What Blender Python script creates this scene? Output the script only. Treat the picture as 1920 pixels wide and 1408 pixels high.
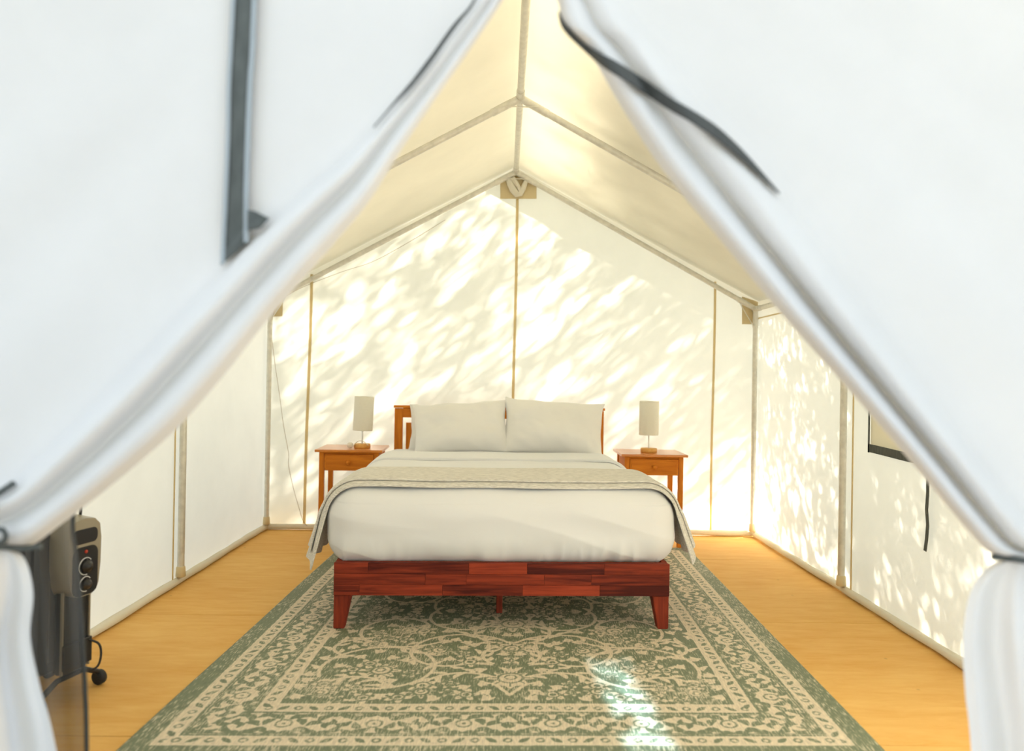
import bpy, bmesh, math, random
import numpy as np
from mathutils import Vector, Matrix, noise

for o in list(bpy.data.objects):
    bpy.data.objects.remove(o, do_unlink=True)
scene = bpy.context.scene
COL = scene.collection
random.seed(7)
PI = math.pi
R = math.radians

# ------------------------------------------------------------------ camera
FPX = 1407.0                      # focal length in pixels of the 1920 px frame
CAM = Vector((0, 0, 1.167))
VP = (945.0, 711.0)               # where lines running into the tent meet
ROLL = R(0.95)
def cam_axes():
    d = Vector(((VP[0] - 960) / FPX, -(VP[1] - 704) / FPX, 1.0)).normalized()
    up = Vector((math.sin(ROLL), math.cos(ROLL), 0))
    up = (up - d * up.dot(d)).normalized()
    x = up.cross(d)
    if x.x < 0: x = -x
    return x, d, up               # world x, y, z in camera (right, up, forward)
AX, AY, AZ = cam_axes()
cd = bpy.data.cameras.new('camera')
cam = bpy.data.objects.new('camera', cd); COL.objects.link(cam)
m = Matrix(((AX.x, AX.y, -AX.z, CAM.x), (AY.x, AY.y, -AY.z, CAM.y), (AZ.x, AZ.y, -AZ.z, CAM.z), (0, 0, 0, 1)))
cam.matrix_world = m
cd.sensor_width = 36.0
cd.lens = 36.0 * FPX / 1920.0
cd.clip_start = 0.02
cd.dof.use_dof = True
cd.dof.focus_distance = 3.9
cd.dof.aperture_fstop = 1.7
scene.camera = cam

def ray(px, py):
    v = Vector(((px - 960) / FPX, -(py - 704) / FPX, 1.0))
    return Vector((AX.dot(v), AY.dot(v), AZ.dot(v)))
def on_y(px, py, y):
    r = ray(px, py); return CAM + r * (y / r.y)
def on_z(px, py, z=0.0):
    r = ray(px, py); return CAM + r * ((z - CAM.z) / r.z)
def on_x(px, py, x):
    r = ray(px, py); return CAM + r * (x / r.x)

# ------------------------------------------------------------------ light
w = bpy.data.worlds.new('sky'); scene.world = w; w.use_nodes = True
bg = w.node_tree.nodes['Background']
bg.inputs[0].default_value = (0.80, 0.91, 1.04, 1)
bg.inputs[1].default_value = 1.32
SUN = Vector((0.70, 0.35, 0.63)).normalized()
sl = bpy.data.lights.new('sun', 'SUN'); sl.energy = 38.0; sl.angle = R(0.53); sl.color = (1.0, 0.97, 0.92)
so = bpy.data.objects.new('sun', sl); COL.objects.link(so)
so.rotation_euler = SUN.to_track_quat('Z', 'Y').to_euler()
# added spot outside the door, masked to throw the blue-white patch on the rug
gl = bpy.data.lights.new('rug_patch_spot', 'SPOT'); gl.energy = 17000; gl.spot_size = R(9); gl.spot_blend = 0.1; gl.shadow_soft_size = 0.02; gl.color = (0.50, 0.80, 1.0)
go = bpy.data.objects.new('rug_patch_spot', gl); COL.objects.link(go)
go.location = (0.75, -4.2, 3.2)
gdir = Vector((0.47, 2.72, 0.0)) - go.location
go.rotation_euler = (-gdir).to_track_quat('Z', 'Y').to_euler()
gl.use_nodes = True
gnt = gl.node_tree; gem = gnt.nodes['Emission']
def gm(op, a, b=None, c=None):
    n = gnt.nodes.new('ShaderNodeMath'); n.operation = op
    for i, v in enumerate((a, b, c)):
        if v is None: continue
        if isinstance(v, (int, float)): n.inputs[i].default_value = v
        else: gnt.links.new(v, n.inputs[i])
    return n.outputs[0]
gtc = gnt.nodes.new('ShaderNodeTexCoord'); gsp = gnt.nodes.new('ShaderNodeSeparateXYZ'); gnt.links.new(gtc.outputs['Normal'], gsp.inputs[0])
gx = gm('DIVIDE', gsp.outputs[0], gm('ABSOLUTE', gsp.outputs[2])); gy = gm('DIVIDE', gsp.outputs[1], gm('ABSOLUTE', gsp.outputs[2]))
gcm = gnt.nodes.new('ShaderNodeCombineXYZ'); gnt.links.new(gx, gcm.inputs[0]); gnt.links.new(gm('MULTIPLY', gy, 3.2), gcm.inputs[1])
gn = gnt.nodes.new('ShaderNodeTexNoise'); gn.inputs['Scale'].default_value = 75.0; gn.inputs['Detail'].default_value = 2.0; gnt.links.new(gcm.outputs[0], gn.inputs['Vector'])
ex = gm('SMOOTH_MIN', gm('SUBTRACT', 1.0, gm('ABSOLUTE', gm('DIVIDE', gx, 0.0125))), gm('SUBTRACT', 1.0, gm('ABSOLUTE', gm('DIVIDE', gy, 0.024))), 0.1)
gmk = gnt.nodes.new('ShaderNodeMapRange'); gmk.inputs[1].default_value = 0.0; gmk.inputs[2].default_value = 0.45; gnt.links.new(ex, gmk.inputs[0])
gmn = gnt.nodes.new('ShaderNodeMapRange'); gmn.inputs[1].default_value = 0.44; gmn.inputs[2].default_value = 0.56; gnt.links.new(gn.outputs[0], gmn.inputs[0])
gnt.links.new(gm('MULTIPLY', gmk.outputs[0], gmn.outputs[0]), gem.inputs['Strength'])
scene.view_settings.view_transform = 'Standard'
scene.view_settings.look = 'None'
scene.view_settings.exposure = 0.55
scene.view_settings.gamma = 1.0
scene.view_settings.use_curve_mapping = False

# ------------------------------------------------------------------ helpers
def tag(o, label=None, cat=None, group=None, kind=None):
    if label: o['label'] = label
    if cat: o['category'] = cat
    if group: o['group'] = group
    if kind: o['kind'] = kind
    return o
def empty(name, loc=(0, 0, 0), rz=0.0):
    o = bpy.data.objects.new(name, None); COL.objects.link(o)
    o.empty_display_size = 0.05
    o.location = loc; o.rotation_euler = (0, 0, rz)
    return o
def link(name, me, mat=None, parent=None, loc=None, smooth=False):
    if mat: me.materials.append(mat)
    if smooth:
        me.polygons.foreach_set('use_smooth', [True] * len(me.polygons))
    o = bpy.data.objects.new(name, me); COL.objects.link(o)
    if parent: o.parent = parent
    if loc is not None: o.location = loc
    return o
def bm_obj(name, bm, mat=None, parent=None, loc=None, smooth=False):
    bmesh.ops.recalc_face_normals(bm, faces=bm.faces)
    me = bpy.data.meshes.new(name); bm.to_mesh(me); bm.free()
    return link(name, me, mat, parent, loc, smooth)
def pyd(name, v, f, mat=None, parent=None, smooth=True, loc=None):
    me = bpy.data.meshes.new(name); me.from_pydata([tuple(p) for p in v], [], f); me.update()
    return link(name, me, mat, parent, loc, smooth)
def add_box(bm, c, s, bevel=0.0, rot=None, seg=2):
    r = bmesh.ops.create_cube(bm, size=1.0)
    vs = r['verts']
    bmesh.ops.scale(bm, vec=s, verts=vs)
    if bevel > 0:
        es = list({e for v in vs for e in v.link_edges})
        rr = bmesh.ops.bevel(bm, geom=es, offset=bevel, segments=seg, affect='EDGES', profile=0.5)
        vs = list({v for f in rr['faces'] for v in f.verts} | {v for v in vs if v.is_valid})
    if rot is not None:
        bmesh.ops.rotate(bm, cent=(0, 0, 0), matrix=rot, verts=vs)
    bmesh.ops.translate(bm, vec=c, verts=vs)
    return vs
def box(name, c, s, mat, parent=None, bevel=0.002, rot=None):
    bm = bmesh.new(); add_box(bm, (0, 0, 0), s, bevel, rot)
    return bm_obj(name, bm, mat, parent, loc=c)
def tube_data(pts, rad, n=10, cap=True, closed=False):
    pts = [Vector(p) for p in pts]; N = len(pts)
    rads = rad if isinstance(rad, (list, tuple)) else [rad] * N
    V = []; F = []
    prev = None
    for i, p in enumerate(pts):
        if closed: t = pts[(i + 1) % N] - pts[i - 1]
        else: t = pts[min(i + 1, N - 1)] - pts[max(i - 1, 0)]
        t.normalize()
        if prev is None:
            a = Vector((0, 0, 1)) if abs(t.z) < 0.9 else Vector((1, 0, 0))
            u = t.cross(a).normalized()
        else:
            u = (prev - t * prev.dot(t)).normalized()
        prev = u; v = t.cross(u)
        for k in range(n):
            an = 2 * PI * k / n
            V.append(p + (u * math.cos(an) + v * math.sin(an)) * rads[i])
    for i in range(N if closed else N - 1):
        j = (i + 1) % N
        for k in range(n):
            k2 = (k + 1) % n
            F.append((i * n + k, i * n + k2, j * n + k2, j * n + k))
    if cap and not closed:
        c0 = len(V); V += [V[k].copy() for k in range(n)] + [V[(N - 1) * n + k].copy() for k in range(n)]   # caps keep their own normals
        F.append(tuple(c0 + k for k in range(n - 1, -1, -1))); F.append(tuple(c0 + n + k for k in range(n)))
    return V, F
def tube(name, pts, rad, mat, parent=None, n=10, closed=False):
    if len(pts) == 2 and not isinstance(rad, (list, tuple)):
        a, b = Vector(pts[0]), Vector(pts[1]); pts = [a.lerp(b, k / 12) for k in range(13)]
    V, F = tube_data(pts, rad, n, True, closed)
    o = pyd(name, V, F, mat, parent, True)
    return o
def lathe(name, prof, mat, parent=None, n=32, loc=None):
    V = []; F = []
    for (r, z) in prof:
        for k in range(n):
            a = 2 * PI * k / n
            V.append((r * math.cos(a), r * math.sin(a), z))
    for i in range(len(prof) - 1):
        for k in range(n):
            k2 = (k + 1) % n
            F.append((i * n + k, i * n + k2, (i + 1) * n + k2, (i + 1) * n + k))
    return pyd(name, V, F, mat, parent, True, loc)
def grid_faces(nr, nc):
    return [(i * nc + j, i * nc + j + 1, (i + 1) * nc + j + 1, (i + 1) * nc + j) for i in range(nr - 1) for j in range(nc - 1)]
def nz(x, y, z, s=1.0):
    return noise.noise(Vector((x * s, y * s, z * s)))
def autosmooth(o, ang=35):
    o.data.polygons.foreach_set('use_smooth', [True] * len(o.data.polygons))
    me = o.data
    bm = bmesh.new(); bm.from_mesh(me)
    for e in bm.edges:
        if len(e.link_faces) == 2 and e.calc_face_angle(0) > R(ang): e.smooth = False
    bm.to_mesh(me); bm.free()

# ------------------------------------------------------------------ materials
def newmat(name):
    m = bpy.data.materials.new(name); m.use_nodes = True
    nt = m.node_tree; nt.nodes.clear()
    out = nt.nodes.new('ShaderNodeOutputMaterial')
    return m, nt, out
def N(nt, t, **kw):
    n = nt.nodes.new(t)
    for k, v in kw.items():
        if k.startswith('i_'):
            key = k[2:]
            n.inputs[int(key) if key.isdigit() else key.replace('_', ' ')].default_value = v
        else: setattr(n, k, v)
    return n
def L(nt, a, b): nt.links.new(a, b)
def c4(c): return (c[0], c[1], c[2], 1)
def pmat(name, col, rough=0.5, metal=0.0, bump=0.0, bscale=200, var=0.0, vscale=4.0, coat=0.0, stretch=(1, 1, 1), sheen=0.0):
    m, nt, out = newmat(name)
    b = N(nt, 'ShaderNodeBsdfPrincipled'); L(nt, b.outputs[0], out.inputs[0])
    b.inputs['Base Color'].default_value = c4(col)
    b.inputs['Roughness'].default_value = rough
    b.inputs['Metallic'].default_value = metal
    b.inputs['Coat Weight'].default_value = coat
    b.inputs['Sheen Weight'].default_value = sheen
    if var or bump:
        tc = N(nt, 'ShaderNodeTexCoord'); mp = N(nt, 'ShaderNodeMapping'); mp.inputs['Scale'].default_value = stretch
        L(nt, tc.outputs['Object'], mp.inputs[0])
    if var:
        n = N(nt, 'ShaderNodeTexNoise', i_Scale=vscale, i_Detail=5.0); L(nt, mp.outputs[0], n.inputs['Vector'])
        r = N(nt, 'ShaderNodeMapRange', i_1=0.25, i_2=0.75, i_3=1 - var, i_4=1 + var); L(nt, n.outputs[0], r.inputs[0])
        mx = N(nt, 'ShaderNodeVectorMath', operation='SCALE'); mx.inputs[0].default_value = col[:3]
        L(nt, r.outputs[0], mx.inputs['Scale']); L(nt, mx.outputs[0], b.inputs['Base Color'])
    if bump:
        n = N(nt, 'ShaderNodeTexNoise', i_Scale=bscale, i_Detail=3.0); L(nt, mp.outputs[0], n.inputs['Vector'])
        bp = N(nt, 'ShaderNodeBump', i_Strength=bump, i_Distance=0.002); L(nt, n.outputs[0], bp.inputs['Height'])
        L(nt, bp.outputs[0], b.inputs['Normal'])
    return m
def canvas(name, dif, tra, fac, bump=0.15, sc=3.0):
    m, nt, out = newmat(name)
    tc = N(nt, 'ShaderNodeTexCoord')
    n1 = N(nt, 'ShaderNodeTexNoise', i_Scale=sc, i_Detail=6.0, i_Roughness=0.6); L(nt, tc.outputs['Object'], n1.inputs['Vector'])
    n2 = N(nt, 'ShaderNodeTexNoise', i_Scale=420.0, i_Detail=2.0); L(nt, tc.outputs['Object'], n2.inputs['Vector'])
    ad = N(nt, 'ShaderNodeMath', operation='MULTIPLY_ADD', i_1=0.15); L(nt, n2.outputs[0], ad.inputs[0]); L(nt, n1.outputs[0], ad.inputs[2])
    bp = N(nt, 'ShaderNodeBump', i_Strength=bump, i_Distance=0.01); L(nt, ad.outputs[0], bp.inputs['Height'])
    r = N(nt, 'ShaderNodeMapRange', i_1=0.2, i_2=0.8, i_3=0.95, i_4=1.04); L(nt, n1.outputs[0], r.inputs[0])
    def tinted(c):
        v = N(nt, 'ShaderNodeVectorMath', operation='SCALE'); v.inputs[0].default_value = c; L(nt, r.outputs[0], v.inputs['Scale']); return v
    d = N(nt, 'ShaderNodeBsdfDiffuse'); L(nt, tinted(dif).outputs[0], d.inputs[0]); L(nt, bp.outputs[0], d.inputs['Normal'])
    t = N(nt, 'ShaderNodeBsdfTranslucent'); L(nt, tinted(tra).outputs[0], t.inputs[0])
    mx = N(nt, 'ShaderNodeMixShader'); mx.inputs[0].default_value = fac
    L(nt, d.outputs[0], mx.inputs[1]); L(nt, t.outputs[0], mx.inputs[2]); L(nt, mx.outputs[0], out.inputs[0])
    return m
def wood(name, a, b, rough=0.35, scale=6.0, stretch=(1, 14, 14), coat=0.25, objvar=0.0, spec=0.18):
    m, nt, out = newmat(name)
    p = N(nt, 'ShaderNodeBsdfPrincipled'); L(nt, p.outputs[0], out.inputs[0])
    p.inputs['Roughness'].default_value = rough; p.inputs['Coat Weight'].default_value = coat
    p.inputs['Specular IOR Level'].default_value = spec
    p.inputs['Coat Roughness'].default_value = 0.3
    tc = N(nt, 'ShaderNodeTexCoord'); mp = N(nt, 'ShaderNodeMapping'); mp.inputs['Scale'].default_value = stretch
    L(nt, tc.outputs['Object'], mp.inputs[0])
    oi = N(nt, 'ShaderNodeObjectInfo')
    mul = N(nt, 'ShaderNodeMath', operation='MULTIPLY', i_1=37.0); L(nt, oi.outputs['Random'], mul.inputs[0])
    n = N(nt, 'ShaderNodeTexNoise', noise_dimensions='4D', i_Scale=scale, i_Detail=8.0, i_Roughness=0.6, i_Distortion=0.6)
    L(nt, mp.outputs[0], n.inputs['Vector']); L(nt, mul.outputs[0], n.inputs['W'])
    fac = n.outputs[0]
    if objvar:
        s = N(nt, 'ShaderNodeMapRange', i_1=0.0, i_2=1.0, i_3=-objvar, i_4=objvar); L(nt, oi.outputs['Random'], s.inputs[0])
        ad = N(nt, 'ShaderNodeMath', operation='ADD'); L(nt, fac, ad.inputs[0]); L(nt, s.outputs[0], ad.inputs[1]); fac = ad.outputs[0]
    cr = N(nt, 'ShaderNodeValToRGB'); cr.color_ramp.elements[0].position = 0.3; cr.color_ramp.elements[1].position = 0.72
    cr.color_ramp.elements[0].color = c4(a); cr.color_ramp.elements[1].color = c4(b)
    L(nt, fac, cr.inputs[0]); L(nt, cr.outputs[0], p.inputs['Base Color'])
    bp = N(nt, 'ShaderNodeBump', i_Strength=0.08, i_Distance=0.002); L(nt, n.outputs[0], bp.inputs['Height']); L(nt, bp.outputs[0], p.inputs['Normal'])
    return m
def cloth(name, col, bump=0.3, sc=300.0, var=0.04, rough=0.9, streak=None):
    m, nt, out = newmat(name)
    p = N(nt, 'ShaderNodeBsdfPrincipled'); L(nt, p.outputs[0], out.inputs[0])
    p.inputs['Roughness'].default_value = rough; p.inputs['Sheen Weight'].default_value = 0.15
    p.inputs['Specular IOR Level'].default_value = 0.2
    tc = N(nt, 'ShaderNodeTexCoord'); mp = N(nt, 'ShaderNodeMapping'); L(nt, tc.outputs['Object'], mp.inputs[0])
    mp.inputs['Scale'].default_value = streak if streak else (1, 1, 1)
    n = N(nt, 'ShaderNodeTexNoise', i_Scale=sc, i_Detail=3.0); L(nt, mp.outputs[0], n.inputs['Vector'])
    r = N(nt, 'ShaderNodeMapRange', i_1=0.3, i_2=0.7, i_3=1 - var, i_4=1 + var); L(nt, n.outputs[0], r.inputs[0])
    v = N(nt, 'ShaderNodeVectorMath', operation='SCALE'); v.inputs[0].default_value = col; L(nt, r.outputs[0], v.inputs['Scale'])
    L(nt, v.outputs[0], p.inputs['Base Color'])
    bp = N(nt, 'ShaderNodeBump', i_Strength=bump, i_Distance=0.001); L(nt, n.outputs[0], bp.inputs['Height']); L(nt, bp.outputs[0], p.inputs['Normal'])
    return m

M = {}
M['canvas_wall'] = canvas('canvas_wall', (0.88, 0.85, 0.75), (0.95, 0.89, 0.72), 0.50)
M['canvas_roof'] = canvas('canvas_roof', (0.87, 0.83, 0.72), (0.92, 0.865, 0.71), 0.40)
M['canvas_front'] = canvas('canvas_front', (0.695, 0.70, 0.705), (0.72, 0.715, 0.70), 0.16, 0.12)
M['canvas_patch'] = canvas('canvas_patch', (0.80, 0.70, 0.46), (0.75, 0.60, 0.30), 0.30)
M['window_canvas'] = canvas('window_canvas', (0.87, 0.82, 0.69), (0.90, 0.83, 0.64), 0.4)
M['seam'] = canvas('seam_tape', (0.80, 0.69, 0.46), (0.86, 0.74, 0.47), 0.5, 0.05)
M['hem'] = canvas('hem_canvas', (0.86, 0.82, 0.70), (0.8, 0.75, 0.6), 0.2)
M['fly'] = canvas('fly_canvas', (0.70, 0.70, 0.66), (0.83, 0.80, 0.70), 0.17)
M['steel'] = pmat('galvanised_steel', (0.70, 0.68, 0.61), 0.5, 0.3, bump=0.05, bscale=60, var=0.12, vscale=30)
M['cap'] = pmat('pole_cap', (0.72, 0.60, 0.36), 0.6, var=0.1)
M['webbing'] = pmat('webbing', (0.085, 0.095, 0.090), 0.9, bump=0.6, bscale=500, var=0.25, vscale=60, stretch=(1, 1, 0.3))
M['webedge'] = pmat('webbing_edge', (0.33, 0.37, 0.39), 0.85, bump=0.4, bscale=600)
M['zip'] = pmat('zip_tape', (0.06, 0.065, 0.062), 0.85, bump=0.5, bscale=700)
M['red_wood'] = wood('mahogany_stain', (0.075, 0.010, 0.006), (0.40, 0.058, 0.022), 0.6, 3.0, (1.0, 16, 16), 0.0, objvar=0.17)
M['red_leg'] = wood('mahogany_leg', (0.13, 0.016, 0.008), (0.34, 0.050, 0.018), 0.6, 4.0, (14, 14, 1.2), 0.0)
M['pine'] = wood('honey_pine', (0.52, 0.140, 0.010), (0.78, 0.275, 0.024), 0.55, 3.0, (1.2, 12, 12), 0.0)
M['pine_v'] = wood('honey_pine_upright', (0.52, 0.140, 0.010), (0.78, 0.275, 0.024), 0.55, 3.0, (12, 12, 1.2), 0.0)
M['pine_top'] = wood('honey_pine_varnished', (0.52, 0.140, 0.010), (0.78, 0.275, 0.024), 0.28, 3.0, (1.2, 12, 12), 0.6, spec=0.5)
M['lampwood'] = wood('light_beech', (0.72, 0.36, 0.09), (0.88, 0.52, 0.16), 0.45, 4.0, (12, 1.5, 12), 0.1)
M['sheet'] = cloth('white_cotton', (0.835, 0.845, 0.87), 0.15, 500, 0.01)
M['pillow'] = cloth('white_pillowcase', (0.87, 0.86, 0.84), 0.15, 500, 0.01)
M['throw'] = cloth('oatmeal_knit', (0.71, 0.685, 0.63), 0.8, 110, 0.22, streak=(0.35, 1.6, 1.6))
M['shade'] = canvas('linen_shade', (0.92, 0.89, 0.78), (0.90, 0.86, 0.74), 0.12, 0.1, 200)
M['chrome'] = pmat('brushed_metal', (0.75, 0.74, 0.70), 0.3, 0.9)
M['plastic_white'] = pmat('white_plastic', (0.85, 0.80, 0.70), 0.4)
M['black'] = pmat('black_plastic', (0.018, 0.018, 0.020), 0.35)
M['fin'] = pmat('enamel_fin', (0.030, 0.031, 0.032), 0.32, var=0.1)
M['champagne'] = pmat('champagne_plastic', (0.36, 0.32, 0.24), 0.35, 0.3)
M['dial_white'] = pmat('arc_white', (0.8, 0.8, 0.8), 0.5)
M['rubber'] = pmat('rubber', (0.02, 0.02, 0.02), 0.7)
M['red'] = pmat('red_plastic', (0.55, 0.05, 0.02), 0.4)
M['bark'] = pmat('bark', (0.12, 0.085, 0.06), 0.95, bump=0.8, bscale=25, var=0.3)

# plywood floor sheets
def plywood():
    m, nt, out = newmat('painted_plywood')
    p = N(nt, 'ShaderNodeBsdfPrincipled'); L(nt, p.outputs[0], out.inputs[0])
    p.inputs['Roughness'].default_value = 0.75; p.inputs['Specular IOR Level'].default_value = 0.25
    tc = N(nt, 'ShaderNodeTexCoord')
    oi = N(nt, 'ShaderNodeObjectInfo')
    mp = N(nt, 'ShaderNodeMapping'); mp.inputs['Scale'].default_value = (2.0, 9.0, 1.0); L(nt, tc.outputs['Object'], mp.inputs[0])
    L(nt, oi.outputs['Random'], mp.inputs['Location'])
    n = N(nt, 'ShaderNodeTexNoise', i_Scale=2.2, i_Detail=9.0, i_Roughness=0.65, i_Distortion=0.4); L(nt, mp.outputs[0], n.inputs['Vector'])
    n2 = N(nt, 'ShaderNodeTexNoise', i_Scale=1.3, i_Detail=3.0); L(nt, tc.outputs['Object'], n2.inputs['Vector'])
    ad = N(nt, 'ShaderNodeMath', operation='MULTIPLY_ADD', i_1=0.6); L(nt, n2.outputs[0], ad.inputs[0]); L(nt, n.outputs[0], ad.inputs[2])
    cr = N(nt, 'ShaderNodeValToRGB'); e = cr.color_ramp.elements
    e[0].position = 0.55; e[0].color = (0.72, 0.375, 0.088, 1); e[1].position = 1.0; e[1].color = (0.82, 0.505, 0.16, 1)
    L(nt, ad.outputs[0], cr.inputs[0])
    # small dark knots and scuffs
    v = N(nt, 'ShaderNodeTexVoronoi', i_Scale=5.5); L(nt, tc.outputs['Object'], v.inputs['Vector'])
    k = N(nt, 'ShaderNodeMapRange', i_1=0.015, i_2=0.06, i_3=0.62, i_4=1.0); L(nt, v.outputs['Distance'], k.inputs[0])
    s = N(nt, 'ShaderNodeVectorMath', operation='SCALE'); L(nt, cr.outputs[0], s.inputs[0]); L(nt, k.outputs[0], s.inputs['Scale'])
    L(nt, s.outputs[0], p.inputs['Base Color'])
    bp = N(nt, 'ShaderNodeBump', i_Strength=0.12, i_Distance=0.003); L(nt, n.outputs[0], bp.inputs['Height']); L(nt, bp.outputs[0], p.inputs['Normal'])
    return m
M['plywood'] = plywood()
M['joist'] = pmat('deck_frame', (0.10, 0.05, 0.02), 0.8)
M['ground'] = pmat('packed_earth', (0.125, 0.125, 0.125), 0.95, bump=0.6, bscale=12, var=0.2, vscale=1.5)

# ------------------------------------------------------------------ tent dimensions
XL, XR, XC = -1.803, 1.933, 0.065
YB, YF = 5.72, 1.40
ZE, ZR = 1.79, 2.785
HW = XR - XC

# ground, platform and plywood sheets
def ground():
    n = 60; V = []
    for i in range(n):
        for j in range(n):
            x = -24 + 48 * j / (n - 1); y = -20 + 48 * i / (n - 1)
            V.append((x, y, -0.14 + 0.03 * nz(x, y, 0, 0.5)))
    return pyd('ground', V, grid_faces(n, n), M['ground'])
tag(ground(), 'bare packed earth around the tent platform', kind='structure')
fl = box('floor', (XC, (YB + YF) / 2 + 0.05, -0.062), (HW * 2 + 0.16, YB - YF + 0.35, 0.088), M['joist'], None, 0.003)
tag(fl, 'orange tan plywood floor of the tent platform', kind='structure')
edges_y = [1.25, 2.43, 3.665, 4.95, 5.92]
for i in range(4):
    y0, y1 = edges_y[i], edges_y[i + 1]
    for (x0, x1) in ((XL - 0.08, XC - 0.02), (XC - 0.02, XR + 0.08)):
        o = box('plywood_sheet', (0, 0, 0), (x1 - x0 - 0.003, y1 - y0 - 0.004, 0.018), M['plywood'], None, 0.0015)
        o.location = ((x0 + x1) / 2, (y0 + y1) / 2, -0.009)
        o.parent = fl; o.matrix_parent_inverse = Matrix.Translation(-fl.location)

# canvas sheets
def sheet(name, fn, nu, nv, mat, parent=None):
    V = [fn(i / (nu - 1), j / (nv - 1)) for i in range(nu) for j in range(nv)]
    return pyd(name, V, grid_faces(nu, nv), mat, parent, True)
def back_fn(u, v):
    x = XL + (XR - XL) * u
    top = ZR - (ZR - ZE) * abs(x - XC) / HW
    z = top * v
    y = YB + 0.014 * nz(x, 3.0, z * 0.5, 1.3) + 0.004 * nz(x, 9.0, z * 0.35, 6)
    return (x, y, z)
wb = tag(sheet('wall_back', back_fn, 81, 61, M['canvas_wall']), 'cream canvas gable wall behind the bed', kind='structure')
def side_fn(X, sgn):
    def fn(u, v):
        y = YF + (YB - YF) * u; z = ZE * v
        x = X + sgn * (0.012 * nz(4.0 * sgn, y, z * 0.6, 1.2) + 0.004 * nz(2.0, y, z * 0.3, 5))
        return (x, y, z)
    return fn
wl = tag(sheet('wall_left', side_fn(XL, -1), 61, 31, M['canvas_wall']), 'plain cream canvas side wall behind the oil heater', kind='structure')
wr = tag(sheet('wall_right', side_fn(XR, 1), 61, 31, M['canvas_wall']), 'cream canvas side wall with leaf shadows and a window', kind='structure')
def roof_fn(u, v):
    y = YF - 0.12 + (YB - YF + 0.20) * u
    x = XC + (HW + 0.10) * (v * 2 - 1)
    z = ZR - (ZR - ZE) * abs(x - XC) / HW
    z += 0.005 * nz(x, y, 5.0, 1.5) - 0.006 * math.sin((y - 4.17) * PI / 1.5) ** 2 * min(1, abs(x - XC) * 2)
    return (x, y, z + 0.004)
ce = tag(sheet('ceiling', roof_fn, 61, 61, M['canvas_roof']), 'cream canvas pitched roof of the tent', kind='structure')
def fly_fn(u, v):
    y = YF - 0.25 + (YB - YF + 0.40) * u
    x = XC + (HW + 0.18) * (v * 2 - 1)
    z = ZR + 0.10 - (ZR - ZE) * abs(x - XC) / HW
    return (x, y, z + 0.015 * nz(x, y, 1.0, 1.2))
tag(sheet('rain_fly', fly_fn, 41, 41, M['fly']), 'pale rain fly stretched over the tent roof', 'tarp')

# raised seams, patches and hems on the walls
def ribbon(name, pts, width, mat, parent, off, thick=0.002):
    """flat strip along pts; off(p) gives the outward normal and the strip's width direction"""
    V = []; F = []
    for p in pts:
        p = Vector(p); n, wd = off(p)
        for a in (-0.5, 0.5):
            V.append(p + wd * (a * width) + n * thick)
        for a in (0.5, -0.5):
            V.append(p + wd * (a * width))
    for i in range(len(pts) - 1):
        for k in range(4):
            F.append((i * 4 + k, i * 4 + (k + 1) % 4, i * 4 + 4 + (k + 1) % 4, i * 4 + 4 + k))
    F.append((0, 1, 2, 3)); F.append(tuple((len(pts) - 1) * 4 + k for k in (3, 2, 1, 0)))
    return pyd(name, V, F, mat, parent, False)
BN = lambda p: (Vector((0, -1, 0)), Vector((1, 0, 0)))
def bz(x): return ZR - (ZR - ZE) * abs(x - XC) / HW
for (xt, zt, xb, zb, wdt) in ((-1.473, 1.94, -1.50, 0.03, 0.022), (0.079, 2.60, 0.070, 0.03, 0.021), (1.602, 1.94, 1.592, 0.03, 0.018)):
    pts = []
    for k in range(26):
        t = k / 25
        x = xt + (xb - xt) * t; z = zt + (zb - zt) * t
        u = (x - XL) / (XR - XL); y = back_fn(u, z / bz(x))[1]
        pts.append((x + 0.003 * math.sin(t * 7), y - 0.004, z))
    ribbon('seam', pts, wdt, M['seam'], wb, BN)
def patch(name, poly, y, mat, parent, th=0.004):
    n = len(poly)
    V = [(p[0], y, p[1]) for p in poly] + [(p[0], y - th, p[1]) for p in poly]
    F = [tuple(range(n)), tuple(range(2 * n - 1, n - 1, -1))] + [(i, (i + 1) % n, n + (i + 1) % n, n + i) for i in range(n)]
    return pyd(name, V, F, mat, parent, False)
def bp_(px, py, y=YB - 0.02):
    p = on_y(px, py, y); return (p.x, p.z)
patch('reinforcement_patch', [bp_(938, 373), bp_(1006, 373), bp_(1006, 342), bp_(969, 322), bp_(938, 341)], YB - 0.022, M['canvas_patch'], wb)
patch('reinforcement_patch', [bp_(1391, 608), bp_(1420, 608), bp_(1421, 566), bp_(1391, 556)], YB - 0.022, M['canvas_patch'], wb)
patch('reinforcement_patch', [bp_(500, 594), bp_(530, 593), bp_(531, 552), bp_(500, 566)], YB - 0.022, M['canvas_patch'], wb)
# bunched vent sleeve tied under the ridge
pl = [on_y(px, py, YB - 0.045) for px, py in ((953, 332), (957, 345), (962, 356), (969, 364), (975, 363), (981, 353), (985, 342), (989, 334))]
tube('vent_sleeve', pl, [0.022, 0.026, 0.028, 0.026, 0.024, 0.021, 0.018, 0.014], M['hem'], wb, 12)
pl = [on_y(px, py, YB - 0.055) for px, py in ((961, 334), (967, 342), (973, 352), (975, 361))]
tube('vent_sleeve_fold', pl, [0.02, 0.018, 0.016, 0.01], M['hem'], wb, 10)
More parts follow.
